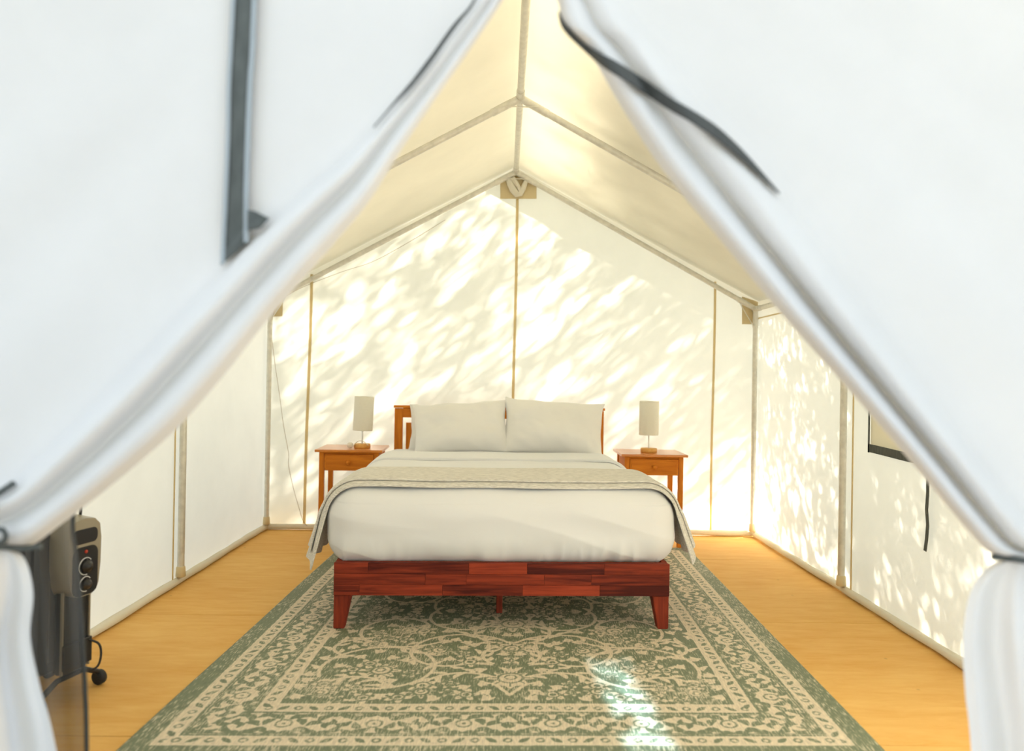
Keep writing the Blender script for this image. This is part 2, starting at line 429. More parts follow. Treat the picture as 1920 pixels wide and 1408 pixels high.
# right wall: seams beside the pole and below the eave, window with webbing edge, hanging strap
RN = lambda wd: (lambda p: (Vector((-1, 0, 0)), Vector(wd)))
ribbon('seam', [(XR - 0.012, 4.10, z) for z in np.linspace(0.03, ZE - 0.03, 12)], 0.016, M['seam'], wr, RN((0, 1, 0)))
ribbon('seam', [(XR - 0.014, y, ZE - 0.13) for y in np.linspace(YF + 0.1, YB - 0.02, 20)], 0.010, M['seam'], wr, RN((0, 0, 1)), 0.0015)
LN = lambda wd: (lambda p: (Vector((1, 0, 0)), Vector(wd)))
ribbon('seam', [(XL + 0.012, 4.12, z) for z in np.linspace(0.03, ZE - 0.03, 12)], 0.016, M['seam'], wl, LN((0, 1, 0)))
p0 = on_x(1631, 848, XR - 0.02); wy1 = p0.y; wz0 = p0.z; wy0 = wy1 - 0.85; wz1 = wz0 + 0.62
win = empty('window_1', (XR, (wy0 + wy1) / 2, wz0)); tag(win, 'canvas window flap edged with dark webbing in the side wall', kind='structure')
def wchild(o): o.parent = win; o.matrix_parent_inverse = Matrix.Translation(-win.location); return o
wchild(pyd('window_flap', [(XR - 0.016 - 0.01 * math.sin(PI * a) * math.sin(PI * b), wy0 + (wy1 - wy0) * a, wz0 + (wz1 - wz0) * b) for a in np.linspace(0, 1, 12) for b in np.linspace(0, 1, 9)], grid_faces(12, 9), M['window_canvas']))
wchild(ribbon('webbing_edge', [(XR - 0.028, y, wz0 + 0.018 - 0.006 * math.sin((y - wy0) * 5)) for y in np.linspace(wy0, wy1, 12)], 0.042, M['webbing'], None, RN((0, 0, 1)), 0.003))
wchild(ribbon('webbing_edge', [(XR - 0.028, y, wz1) for y in np.linspace(wy0, wy1, 12)], 0.03, M['webbing'], None, RN((0, 0, 1)), 0.003))
wchild(ribbon('webbing_edge', [(XR - 0.028, wy1 - 0.006, z) for z in np.linspace(wz0, wz1, 8)], 0.014, M['webbing'], None, RN((0, 1, 0)), 0.003))
wchild(ribbon('webbing_edge', [(XR - 0.028, wy0 + 0.01, z) for z in np.linspace(wz0, wz1, 8)], 0.03, M['webbing'], None, RN((0, 1, 0)), 0.003))
sp = [on_x(px, py, XR - 0.025) for px, py in ((1740, 880), (1740, 925), (1738, 955), (1740, 985), (1738, 1010), (1735, 1033))]
sp[0].z = wz0 + 0.005
wchild(ribbon('window_strap', sp, 0.022, M['webbing'], None, RN((0, 0.97, 0.1)), 0.003))
# rolled canvas hems along the floor
def hem(name, a, b, label):
    pts = []
    for k in range(60):
        t = k / 59; p = Vector(a).lerp(Vector(b), t)
        pts.append(p + Vector((0.006 * nz(p.x, p.y, 1, 3), 0.006 * nz(p.x, p.y, 2, 3), 0.004 * nz(p.x, p.y, 3, 5))))
    rr = [0.021 + 0.005 * nz(k * 0.3, 1, 2) for k in range(60)]
    tag(tube(name, pts, rr, M['hem'], None, 10), label, kind='structure')
hem('baseboard_back', (XL + 0.02, YB - 0.015, 0.024), (XR - 0.02, YB - 0.015, 0.024), 'rolled canvas hem along the foot of the gable wall')
hem('baseboard_left', (XL + 0.015, YF + 0.1, 0.024), (XL + 0.015, YB - 0.02, 0.024), 'rolled canvas hem along the foot of the plain side wall')
hem('baseboard_right', (XR - 0.015, YF + 0.1, 0.024), (XR - 0.015, YB - 0.02, 0.024), 'rolled canvas hem along the foot of the windowed side wall')

# ------------------------------------------------------------------ steel tent frame
fr = tag(empty('tent_frame', (XC, YB - 0.05, 0)), 'galvanised steel pole frame standing inside the canvas tent', 'tent frame')
def fchild(o): o.parent = fr; o.matrix_parent_inverse = Matrix.Translation(-fr.location); return o
PR = 0.019
DN = 0.040
zr = ZR - DN - 0.012; ze = ZE - DN - 0.02
xl, xr = XL + 0.035, XR - 0.035
YS = [YB - 0.055, 4.17, 2.42]
for i, y in enumerate(YS):
    for xs, sg in ((xl, -1), (xr, 1)):
        d = (Vector((xs, y, ze)) - Vector((XC, y, zr)))
        fchild(tube('rafter', [Vector((XC, y, zr)) + d * 0.03, Vector((XC, y, zr)) + d * 0.98], PR, M['steel'], None, 12))
        ft = fchild(tube('corner_fitting', [Vector((XC, y, zr)), Vector((XC, y, zr)) + d * 0.085], PR + 0.003, M['steel'], None, 12))
        fchild(tube('corner_fitting', [Vector((XC, y, zr)) + d * 0.93, Vector((xs, y, ze)), Vector((xs, y, ze - 0.14))], PR + 0.003, M['steel'], None, 12))
        fchild(tube('pole', [(xs, y, 0.06), (xs, y, ze - 0.02)], PR, M['steel'], None, 12))
        fchild(tube('pole_foot', [(xs, y, 0.046), (xs, y, 0.05), (xs, y, 0.10), (xs, y, 0.105)], [0.02, 0.027, 0.024, 0.02], M['cap'], None, 12))
        fchild(tube('brace_wire', [Vector((xs, y - 0.01, ze)) - d * 0.08, (xs, y - 0.01, ze - 0.16)], 0.0035, M['steel'], None, 6))
    dl = (Vector((xl, y, ze)) - Vector((XC, y, zr))); dr = (Vector((xr, y, ze)) - Vector((XC, y, zr)))
    fchild(tube('brace_wire', [Vector((XC, y - 0.02, zr)) + dl * 0.055, Vector((XC, y - 0.02, zr)) + dr * 0.055], 0.0035, M['steel'], None, 6))
for a, b in ((YF + 0.12, YS[2]), (YS[2], YS[1]), (YS[1], YS[0])):
    fchild(tube('ridge_pole', [(XC, a + 0.02, zr + 0.004), (XC, b - 0.02, zr + 0.004)], PR, M['steel'], None, 12))
    for xs in (xl, xr):
        fchild(tube('eave_pole', [(xs, a + 0.02, ze), (xs, b - 0.02, ze)], PR, M['steel'], None, 12))
for y in YS:
    fchild(tube('corner_fitting', [(XC, y - 0.10, zr + 0.004), (XC, y + 0.03, zr + 0.004)], PR + 0.004, M['steel'], None, 12))
    for xs in (xl, xr):
        fchild(tube('corner_fitting', [(xs, y - 0.10, ze), (xs, y + 0.03, ze)], PR + 0.003, M['steel'], None, 12))

# ------------------------------------------------------------------ tied-back front canvas (door flaps)
def crom(P, t):
    n = len(P) - 1; x = min(max(t, 0), 1) * n; i = min(int(x), n - 1); f = x - i
    p0 = P[max(i - 1, 0)]; p1 = P[i]; p2 = P[i + 1]; p3 = P[min(i + 2, n)]
    return tuple(0.5 * (2 * b + (c - a) * f + (2 * a - 5 * b + 4 * c - d) * f * f + (3 * b - a - 3 * c + d) * f ** 3) for a, b, c, d in zip(p0, p1, p2, p3))
def smooth(a, b, x):
    t = min(max((x - a) / (b - a), 0), 1); return t * t * (3 - 2 * t)
class Door:
    def __init__(s, name, rows, label, sg, prof, nt=190):
        s.rows = rows
        n1, n2 = 30, 44
        V = []
        for i in range(nt):
            t = i / (nt - 1)
            r = crom(rows, t)       # ox, oz, ax, ay, bx, by, amp, hang
            O = Vector((r[0], YF, r[1])); A = on_y(r[2], r[3], YF)
            wpx = math.hypot(r[4] - r[2], r[5] - r[3]); wm = wpx / 1005.0
            amp = r[6] * min(wm, 0.16); hang = r[7]
            for j in range(n1):
                u = j / n1; p = O.lerp(A, u)
                e = smooth(0, 0.15, u) * 0.9 + 0.1
                p.y += e * (0.016 * nz(p.x + 7, p.z, 2, 2.2) + 0.006 * nz(p.x * 1.0 + p.z * sg, 3, p.z * 0.3, 8))
                # soft draw lines running to the tie
                p.y -= 0.010 * smooth(0.35, 1.0, u) * math.sin(u * 30 + 1.0) * smooth(0.2, 0.6, t) * (1 - hang)
                V.append(p)
            for j in range(n2):
                q = (j / (n2 - 1))
                px = r[2] + (r[4] - r[2]) * q; py = r[3] + (r[5] - r[3]) * q
                dpt = prof(q, t, hang) * amp
                if hang > 0.01:
                    dpt += hang * (0.034 * math.sin(q * 9 + 0.9 + 3 * t) + 0.008 * math.sin(q * 21 + 9 * t)) * (0.35 + 0.65 * min(1, (t - 0.6) * 4))
                V.append(on_y(px, py, YF - dpt))
        s.nt, s.nc = nt, n1 + n2; s.V = V; s.n1 = n1
        s.o = pyd(name, V, grid_faces(nt, n1 + n2), M['canvas_front'])
        tag(s.o, label, kind='structure')
        s.arr = np.array([tuple(p) for p in V])
        # pixel of every vertex
        c = s.arr - np.array(CAM)
        A3 = np.array([tuple(AX), tuple(AY), tuple(AZ)])
        cc = c @ A3
        s.pix = np.stack([960 + FPX * cc[:, 0] / cc[:, 2], 704 - FPX * cc[:, 1] / cc[:, 2]], 1)
    def at(s, px, py, lift=0.006):
        d = ((s.pix - np.array((px, py))) ** 2).sum(1)
        k = np.argsort(d)[:4]; w_ = 1 / (d[k] + 1.0)
        y = float((s.arr[k, 1] * w_).sum() / w_.sum())
        return on_y(px, py, y - lift)
    def strip(s, name, px_l, px_r, mat, lift=0.006, n=60, th=0.0015):
        V = []; F = []
        m_ = 5
        for i in range(n):
            a = crom(px_l, i / (n - 1)); b = crom(px_r, i / (n - 1))
            for k in range(m_):
                q = k / (m_ - 1)
                V.append(s.at(a[0] + (b[0] - a[0]) * q, a[1] + (b[1] - a[1]) * q, lift))
        o = pyd(name, V, grid_faces(n, m_), mat, s.o)
        md = o.modifiers.new('thick', 'SOLIDIFY'); md.thickness = th; md.offset = 0
        return o
def prof_l(q, t, h):
    a = math.sin(PI * min(q / 0.5, 1)) if q < 0.5 else 0
    b = math.sin(PI * (q - 0.46) / 0.54) if q > 0.46 else 0
    return 0.62 * max(a, 0) ** 0.8 + 0.42 * max(b, 0) + 0.08 - 0.45 * smooth(0.86, 1.0, q)
def prof_r(q, t, h):
    deep = 0.28 * smooth(0.25, 0.45, t)
    a = math.sin(PI * q / 0.58) if q < 0.58 else 0
    b = math.sin(PI * (q - 0.56) / 0.44) if q > 0.56 else 0
    v = math.exp(-((q - 0.57) / 0.06) ** 2)
    return 0.60 * max(a, 0) ** 0.8 + 0.55 * max(b, 0) ** 0.8 + 0.1 - deep * v - 0.35 * smooth(0.9, 1.0, q)
def outer(sg, k):
    """point on the tent front outline: k 0 ridge, 1 eave, 2 floor"""
    X = XL if sg < 0 else XR
    if k <= 1: return (XC + (X - XC) * k, ZR + (ZE - ZR) * k)
    return (X, ZE * (2 - k))
def mk(sg, st):
    return [outer(sg, k) + (a[0], a[1], b[0], b[1], am, h) for (k, a, b, am, h) in st]
rows_l = mk(-1, [
    (0.00, (1003, -140), (1003, -125), 0.3, 0), (0.08, (930, -42), (972, -48), 0.5, 0), (0.18, (893, 2), (936, 12), 0.6, 0),
    (0.28, (850, 58), (885, 88), 0.6, 0), (0.40, (770, 158), (815, 188), 0.6, 0), (0.50, (693, 245), (752, 282), 0.6, 0),
    (0.60, (640, 295), (690, 380), 0.6, 0), (0.72, (560, 362), (630, 452), 0.6, 0), (0.80, (497, 420), (575, 515), 0.6, 0), (0.90, (415, 507), (500, 602), 0.6, 0),
    (1.00, (330, 590), (423, 700), 0.6, 0), (1.08, (200, 725), (330, 805), 0.6, 0), (1.15, (100, 825), (225, 897), 0.6, 0),
    (1.22, (20, 903), (120, 979), 0.6, 0), (1.27, (-30, 925), (55, 1024), 0.6, 0), (1.32, (-80, 950), (-8, 1028), 0.4, 0.0),
    (1.38, (-110, 1040), (42, 1042), 0.25, 0.5), (1.45, (-140, 1110), (62, 1108), 0.2, 0.8), (1.52, (-160, 1200), (57, 1195), 0.2, 1),
    (1.60, (-170, 1290), (76, 1290), 0.2, 1), (1.70, (-170, 1408), (106, 1408), 0.2, 1), (2.0, (-190, 1865), (190, 1865), 0.2, 1)])
rows_r = mk(1, [
    (0.00, (1003, -140), (1003, -125), 0.3, 0), (0.08, (1098, -62), (1020, -52), 0.5, 0), (0.18, (1165, 0), (1046, 4), 0.5, 0), (0.24, (1207, 52), (1058, 50), 0.5, 0),
    (0.30, (1250, 105), (1101, 92), 0.5, 0), (0.42, (1345, 225), (1163, 197), 0.55, 0), (0.54, (1462, 357), (1245, 322), 0.6, 0),
    (0.66, (1560, 490), (1352, 452), 0.65, 0), (0.78, (1660, 622), (1462, 585), 0.7, 0), (0.90, (1760, 755), (1580, 718), 0.7, 0),
    (1.02, (1850, 875), (1700, 857), 0.7, 0), (1.10, (1920, 965), (1792, 968), 0.7, 0), (1.18, (1965, 1012), (1856, 1036), 0.6, 0),
    (1.24, (2010, 1025), (1925, 1052), 0.4, 0), (1.30, (2040, 1062), (1862, 1056), 0.3, 0.5), (1.36, (2060, 1120), (1822, 1105), 0.2, 0.8),
    (1.45, (2070, 1200), (1806, 1190), 0.2, 1), (1.55, (2080, 1300), (1810, 1300), 0.2, 1), (1.66, (2080, 1408), (1821, 1408), 0.2, 1),
    (2.0, (2090, 1865), (1850, 1865), 0.2, 1)])
DL = Door('door_1', rows_l, 'white canvas door flap with a dark webbing strip, tied back beside the heater', -1, prof_l)
DR = Door('door_2', rows_r, 'white canvas door flap with an open black zipper, tied back beside the windowed wall', 1, prof_r)
# dark hook-and-loop strip down the left front, with paler stitched edges and a tab
cl = [(437, -60), (436, 0), (431, 100), (428, 160), (426, 260), (422, 360), (418, 450), (416, 497)]
crr = [(485, -60), (481, 0), (477, 100), (473, 160), (469, 260), (466, 360), (466, 420), (466, 455)]
DL.strip('webbing_strip', cl, crr, M['webbing'], 0.014)
DL.strip('strip_edge', [(a - 3, b) for a, b in cl], [(a + 5, b) for a, b in cl], M['webedge'], 0.017)
DL.strip('strip_edge', [(a - 9, b) for a, b in crr], [(a + 1, b) for a, b in crr], M['webedge'], 0.017)
DL.strip('webbing_tab', [(464, 394), (478, 396), (490, 402), (506, 410)], [(464, 432), (476, 431), (488, 428), (500, 414)], M['webbing'], 0.03, 14)
# zippers
DL.strip('zipper', [(893, -12), (880, 12), (845, 52), (805, 108), (768, 156), (735, 195), (700, 238)], [(896, -8), (884, 14), (851, 56), (810, 114), (772, 162), (737, 198), (701, 239)], M['zip'], 0.020, 60)
DR.strip('zipper', [(1049, 20), (1062, 48), (1105, 88), (1150, 112), (1195, 140), (1250, 178), (1310, 214), (1350, 242), (1400, 290), (1462, 362)],
         [(1047, 26), (1056, 56), (1098, 98), (1140, 132), (1186, 160), (1245, 200), (1300, 232), (1345, 262), (1396, 303), (1460, 364)], M['zip'], 0.020, 90)
# ties
def tie(door, name, pxs, r=0.006):
    pts = [door.at(px, py, 0.025) for px, py in pxs]
    return tube(name, pts, r, M['webbing'], door.o, 8)
tie(DL, 'tie_strap', [(-120, 985), (-60, 960), (-15, 934), (5, 920), (26, 906)], 0.006)
tie(DL, 'tie_strap', [(-80, 1020), (-30, 1024), (8, 1026), (40, 1028), (78, 1024)], 0.0055)
tie(DL, 'tie_loop', [(-8, 992), (5, 993), (11, 1002), (9, 1014), (0, 1020), (-8, 1019)], 0.005)
tie(DR, 'tie_strap', [(1860, 1044), (1885, 1046), (1920, 1051), (1960, 1054), (2000, 1052)], 0.006)

# dark insect screen hanging behind the left flap
def screen_mat():
    m, nt, out = newmat('insect_mesh')
    d = N(nt, 'ShaderNodeBsdfDiffuse'); d.inputs[0].default_value = (0.13, 0.127, 0.12, 1)
    t = N(nt, 'ShaderNodeBsdfTransparent')
    mx = N(nt, 'ShaderNodeMixShader'); mx.inputs[0].default_value = 0.40
    L(nt, t.outputs[0], mx.inputs[2]); L(nt, d.outputs[0], mx.inputs[1]); L(nt, mx.outputs[0], out.inputs[0])
    return m
M['screen'] = screen_mat()
V = []
sr = [(150, 850), (146, 920), (140, 985), (146, 1040), (153, 1120), (158, 1200), (163, 1290), (166, 1408), (168, 1800)]
for i in range(60):
    a = crom(sr, i / 59)
    for j in range(40):
        q = j / 39
        px = a[0] - q * 330
        V.append(on_y(px, a[1], 1.60 + 0.018 * math.sin(q * 21 + 0.004 * a[1]) + 0.012 * math.sin(q * 47 + 1)))
scn = tag(pyd('insect_screen', V, grid_faces(60, 40), M['screen']), 'dark see-through insect mesh hanging behind the tied flap in front of the heater', 'screen')
V = [on_y(crom(sr, i / 59)[0] + dx, crom(sr, i / 59)[1], 1.597) for i in range(60) for dx in (-7, 1)]
o = pyd('screen_binding', V, grid_faces(60, 2), M['zip'], scn)
md = o.modifiers.new('thick', 'SOLIDIFY'); md.thickness = 0.002

# ------------------------------------------------------------------ rug
def build_rug():
    W, H = 2.40, 2.92
    nu, nv = 401, 487
    u = np.linspace(-W / 2, W / 2, nu); v = np.linspace(0, H, nv)
    U, Vv = np.meshgrid(u, v)                          # rows v
    rs = np.random.RandomState(5)
    au = np.abs(U); av = np.minimum(Vv, H - Vv)        # four-fold symmetric coordinates
    S = np.full(U.shape, -0.02)                        # signed distance: > 0 cream, < 0 green
    de = np.minimum(W / 2 - au, av)
    b0, b1, b2, b3 = 0.080, 0.150, 0.315, 0.385
    # ---------- field
    def add(mask_sd): np.maximum(S, mask_sd, out=S)
    def cut(sd): np.minimum(S, -sd, out=S)
    def rosette(cx, cy, r, n, ph=0.0, hole=True):
        dx = au - cx; dy = Vv_ - cy
        rr = np.hypot(dx, dy); th = np.arctan2(dy, dx) + ph
        add((r * (0.74 + 0.26 * np.cos(n * th)) - rr) * 0.8)
        if hole:
            cut(0.0045 - np.abs(rr - r * 0.47)); cut(0.006 - np.abs(rr - r * 0.12))
            cut(np.minimum(0.0035 - np.abs(np.sin(n * th / 2)) * rr, np.minimum(rr - r * 0.5, r * 0.75 - rr)))
    def palmette(cx, cy, r, ph):
        dx = au - cx; dy = Vv_ - cy
        c, s = math.cos(ph), math.sin(ph)
        x = dx * c + dy * s; y = -dx * s + dy * c
        rr = np.hypot(x, y); th = np.arctan2(x, y)
        lobes = r * (0.55 + 0.45 * np.cos(th / 2) ** 2) * (0.80 + 0.20 * np.cos(9 * th))
        add((lobes - rr) * 0.8)
        inn = r * 0.52 * (0.55 + 0.45 * np.cos(th / 2) ** 2)
        cut(0.005 - np.abs(rr - inn)); cut(0.004 - np.abs(rr - inn * 0.45))
        cut(np.minimum(0.004 - np.abs(np.sin(4.5 * th)) * rr * 0.25, np.minimum(rr - inn * 1.05, lobes * 0.85 - rr)))
    def leaf(cx, cy, l, w_, ph):
        dx = au - cx; dy = Vv_ - cy
        c, s = math.cos(ph), math.sin(ph)
        x = dx * c + dy * s; y = -dx * s + dy * c
        y = y + 0.35 * x * x / l
        add((w_ * (1 - np.minimum((x / l) ** 2, 4)) - np.abs(y)))
    def line(pts, wd):
        best = np.full(U.shape, 9.0)
        for (x0, y0), (x1, y1) in zip(pts[:-1], pts[1:]):
            ex, ey = x1 - x0, y1 - y0; ll = ex * ex + ey * ey + 1e-9
            t = np.clip(((au - x0) * ex + (Vv_ - y0) * ey) / ll, 0, 1)
            np.minimum(best, np.hypot(au - x0 - t * ex, Vv_ - y0 - t * ey), out=best)
        add(wd - best)
    Vv_ = av
    fx0, fy0 = 0.0, b3
    hx, hy = W / 2 - b3, H / 2
    # vines as arcs and spirals
    def arc(cx, cy, r0, r1, a0, a1, n=26):
        return [(cx + (r0 + (r1 - r0) * k / n) * math.cos(a0 + (a1 - a0) * k / n), cy + (r0 + (r1 - r0) * k / n) * math.sin(a0 + (a1 - a0) * k / n)) for k in range(n + 1)]
    vines = [arc(0.52, 0.72, 0.24, 0.20, -0.4, 5.0), arc(0.24, 0.88, 0.26, 0.12, 2.6, -2.2), arc(0.50, 1.18, 0.25, 0.10, -2.4, 3.4),
             arc(0.20, 1.34, 0.22, 0.10, 0.8, -4.0), [(0.0, 0.46), (0.06, 0.56), (0.0, 0.70), (-0.02, 0.80)], arc(0.0, 0.86, 0.12, 0.12, -0.9, 1.3),
             arc(0.22, 0.50, 0.22, 0.12, 3.0, 0.4), arc(0.62, 0.50, 0.16, 0.10, 2.9, 0.6), arc(0.02, 1.16, 0.16, 0.14, -1.2, 1.4), arc(0.66, 0.96, 0.12, 0.06, -1.6, 2.8)]
    for vn in vines: line(vn, 0.0080)
    for vn in vines:
        for k in range(2, len(vn) - 1, 3):
            (x0, y0), (x1, y1) = vn[k], vn[k + 1]
            a = math.atan2(y1 - y0, x1 - x0); sd = 1 if (k // 3) % 2 else -1
            leaf(x0 - math.sin(a) * 0.024 * sd, y0 + math.cos(a) * 0.024 * sd, 0.030 + 0.014 * rs.rand(), 0.012, a + sd * 0.7)
        x, y = vn[-1]
        rosette(x, y, 0.045 + 0.02 * rs.rand(), 6, rs.rand() * 3)
    palmette(0.0, 0.63, 0.115, PI); palmette(0.0, 0.93, 0.085, 0); palmette(0.0, 1.28, 0.13, PI)
    palmette(0.0, 1.525, 0.10, 0); palmette(0.52, 0.70, 0.095, 2.4); palmette(0.48, 1.16, 0.10, 0.7); palmette(0.70, 1.42, 0.085, 1.6)
    palmette(0.30, 0.92, 0.08, -2.2); palmette(0.70, 0.48, 0.075, 0.8); palmette(0.33, 0.50, 0.07, 3.0); palmette(0.24, 1.44, 0.07, 1.0)
    spots = []
    tries = 0
    while len(spots) < 80 and tries < 6000:
        tries += 1
        x = rs.rand() * (hx - 0.03) + 0.02; y = fy0 + 0.03 + rs.rand() * (hy - fy0 - 0.03)
        iu = int((x + W / 2) / W * (nu - 1)); iv = int(y / H * (nv - 1))
        if S[max(iv - 4, 0):iv + 5, max(iu - 4, 0):iu + 5].max() > -0.004: continue
        spots.append((x, y)); q = rs.rand()
        if q < 0.4: rosette(x, y, 0.034 + 0.020 * rs.rand(), 5, rs.rand() * 3)
        else:
            ph = rs.rand() * 6.3
            for d in (-0.6, 0, 0.6): leaf(x + 0.016 * math.cos(ph + d), y + 0.016 * math.sin(ph + d), 0.030, 0.011, ph + d)
    field = S.copy()
    # ---------- borders, in coordinates along and across each side
    side = (W / 2 - au) < av
    al = np.where(side, av, au); ac = de
    ctr = np.where(side, H / 2, 0.0)
    S2 = np.full(U.shape, 0.02)
    def bcut(sd): np.minimum(S2, -sd, out=S2)
    def badd(sd): np.maximum(S2, sd, out=S2)
    # guard bands: small green slanted dashes
    for lo, hi, per in ((b0, b1, 0.105), (b2, b3, 0.105)):
        mid = (lo + hi) / 2
        k = (al / per) % 1.0 - 0.5; x = k * per; y = ac - mid
        ph = np.where((np.floor(al / per) % 2) == 0, 0.7, -0.7)
        xr_ = x * np.cos(ph) + y * np.sin(ph); yr_ = -x * np.sin(ph) + y * np.cos(ph)
        bcut(np.where((ac > lo) & (ac < hi), 0.011 * (1 - np.minimum((xr_ / 0.026) ** 2, 4)) - np.abs(yr_), -0.03))
        x2 = ((al / per + 0.5) % 1.0 - 0.5) * per
        bcut(np.where((ac > lo) & (ac < hi), 0.004 - np.abs(np.hypot(x2, y) - 0.012), -0.03))
    # main border: dense green leaves round cream rosettes
    lo, hi = b1, b2; per = 0.30; mid = (lo + hi) / 2
    inb = (ac > lo) & (ac < hi)
    k = np.abs((al / per) % 1.0 - 0.5) * 2; x = k * per / 2; y = ac - mid      # mirrored repeat
    sy = np.where((np.floor(al / per) % 2) == 0, 1, -1) * y
    for (cx, cy, l, w_, ph) in ((0.030, 0.050, 0.034, 0.017, 0.5), (0.075, 0.062, 0.032, 0.014, -0.3), (0.120, 0.045, 0.034, 0.016, 0.9), (0.058, 0.018, 0.030, 0.015, -0.9),
                                (0.098, 0.006, 0.032, 0.015, 0.4), (0.138, -0.010, 0.026, 0.014, 1.4), (0.062, -0.040, 0.034, 0.016, 0.4), (0.105, -0.058, 0.034, 0.015, -0.4),
                                (0.025, -0.062, 0.030, 0.014, -0.2), (0.138, -0.062, 0.020, 0.012, 1.2), (0.148, 0.070, 0.018, 0.012, 0), (0.0, 0.075, 0.018, 0.010, 0)):
        c, s = math.cos(ph), math.sin(ph)
        dx, dy = x - cx, sy - cy
        a = dx * c + dy * s; b = -dx * s + dy * c + 0.5 * (dx * c + dy * s) ** 2 / l
        bcut(np.where(inb, w_ * (1 - np.minimum((a / l) ** 2, 4)) - np.abs(b), -0.03))
    rr = np.hypot(x, sy); th = np.arctan2(sy, x)
    badd(np.where(inb, (0.050 * (0.78 + 0.22 * np.cos(8 * th)) - rr), -0.03))
    bcut(np.where(inb, 0.004 - np.abs(rr - 0.026), -0.03)); bcut(np.where(inb, 0.007 - rr, -0.03))
    for b in (b1, b2): bcut(0.0055 - np.abs(ac - b))
    bcut(0.003 - np.abs(ac - (b1 + 0.012))); bcut(0.003 - np.abs(ac - (b2 - 0.012)))
    S = np.where(de < b0, -np.minimum(0.02, b0 - de), np.where(de < b3, np.minimum(S2, np.minimum(de - b0, 0.03)), np.minimum(field, 0.03)))
    # ---------- mesh: flat woven slab on the floor, slightly rumpled
    a = R(1.3); eu = Vector((math.cos(a), math.sin(a), 0)); ev = Vector((0.027, 1, 0)).normalized()
    # inner corners of the outermost green band as seen in the photograph
    pl = on_z(262, 1401, 0.008); pr = on_z(1613, 1395, 0.008)
    c0 = (pl + pr) / 2 - ev * b0
    X = c0.x + U * eu.x + Vv * ev.x; Y = c0.y + U * eu.y + Vv * ev.y
    Z = np.full(U.shape, 0.008) + 0.0012 * np.sin(U * 5 + 1) * np.sin(Vv * 4)
    P = np.stack([X, Y, Z], -1).reshape(-1, 3)
    n_top = len(P)
    idx = np.arange(n_top).reshape(nv, nu)
    q = np.stack([idx[:-1, :-1], idx[:-1, 1:], idx[1:, 1:], idx[1:, :-1]], -1).reshape(-1, 4)
    ring = np.concatenate([idx[0, :], idx[1:, -1], idx[-1, -2::-1], idx[-2:0:-1, 0]])
    Pb = P[ring].copy(); Pb[:, 2] = 0.0005
    P = np.concatenate([P, Pb]); k = len(ring); bi = n_top + np.arange(k)
    q2 = np.stack([np.roll(ring, -1), ring, bi, np.roll(bi, -1)], -1)
    F = np.concatenate([q, q2])
    me = bpy.data.meshes.new('area_rug')
    me.vertices.add(len(P)); me.vertices.foreach_set('co', P.astype(np.float32).ravel())
    me.loops.add(F.size); me.loops.foreach_set('vertex_index', F.astype(np.int32).ravel())
    me.polygons.add(len(F)); me.polygons.foreach_set('loop_start', np.arange(0, F.size, 4, dtype=np.int32))
    me.update(calc_edges=True); me.validate()
    at = me.attributes.new('motif', 'FLOAT', 'POINT')
    at.data.foreach_set('value', np.concatenate([S.ravel(), np.full(k, -0.02)]).astype(np.float32))
    uvw = me.attributes.new('weave', 'FLOAT_VECTOR', 'POINT')
    wv = np.stack([U.ravel(), Vv.ravel(), np.zeros(n_top)], -1); wv = np.concatenate([wv, wv[ring]])
    uvw.data.foreach_set('vector', wv.astype(np.float32).ravel())
    # ---------- material
    m, nt, out = newmat('woven_rug')
    p = N(nt, 'ShaderNodeBsdfPrincipled'); L(nt, p.outputs[0], out.inputs[0])
    p.inputs['Roughness'].default_value = 0.62; p.inputs['Specular IOR Level'].default_value = 0.45
    am = N(nt, 'ShaderNodeAttribute', attribute_name='motif'); aw = N(nt, 'ShaderNodeAttribute', attribute_name='weave')
    def strk(sc, det, s):
        mp = N(nt, 'ShaderNodeMapping'); mp.inputs['Scale'].default_value = s; L(nt, aw.outputs['Vector'], mp.inputs[0])
        n = N(nt, 'ShaderNodeTexNoise', i_Scale=sc, i_Detail=det, i_Roughness=0.6); L(nt, mp.outputs[0], n.inputs['Vector']); return n
    def mth(op, a, b=None, c=None):
        n = N(nt, 'ShaderNodeMath', operation=op)
        for i, q_ in enumerate((a, b, c)):
            if q_ is None: continue
            if isinstance(q_, (int, float)): n.inputs[i].default_value = q_
            else: L(nt, q_, n.inputs[i])
        return n.outputs[0]
    n1 = strk(22, 3, (9, 1.1, 1)); n2 = strk(30, 3, (1.1, 6, 1)); n3 = strk(3.2, 4, (1, 1, 1)); n4 = strk(70, 2, (1, 1, 1))
    wob = mth('MULTIPLY', mth('SUBTRACT', n4.outputs[0], 0.5), 0.010)
    sd = mth('ADD', am.outputs['Fac'], wob)
    base = N(nt, 'ShaderNodeMapRange', i_1=-0.0016, i_2=0.0016, i_3=0.0, i_4=1.0); L(nt, sd, base.inputs[0])
    # cream warp threads showing through the green, green wear in the cream
    wear = mth('MULTIPLY_ADD', mth('SUBTRACT', n3.outputs[0], 0.5), 0.55, n1.outputs[0])
    w1 = N(nt, 'ShaderNodeMapRange', i_1=0.53, i_2=0.66, i_3=0.0, i_4=0.70); L(nt, wear, w1.inputs[0])
    w2 = N(nt, 'ShaderNodeMapRange', i_1=0.36, i_2=0.28, i_3=0.0, i_4=0.45); L(nt, n2.outputs[0], w2.inputs[0])
    f1 = mth('MAXIMUM', base.outputs[0], w1.outputs[0])
    f2 = mth('SUBTRACT', f1, mth('MULTIPLY', base.outputs[0], w2.outputs[0]))
    cr = N(nt, 'ShaderNodeMixRGB'); cr.inputs[1].default_value = (0.175, 0.207, 0.128, 1); cr.inputs[2].default_value = (0.70, 0.60, 0.44, 1)
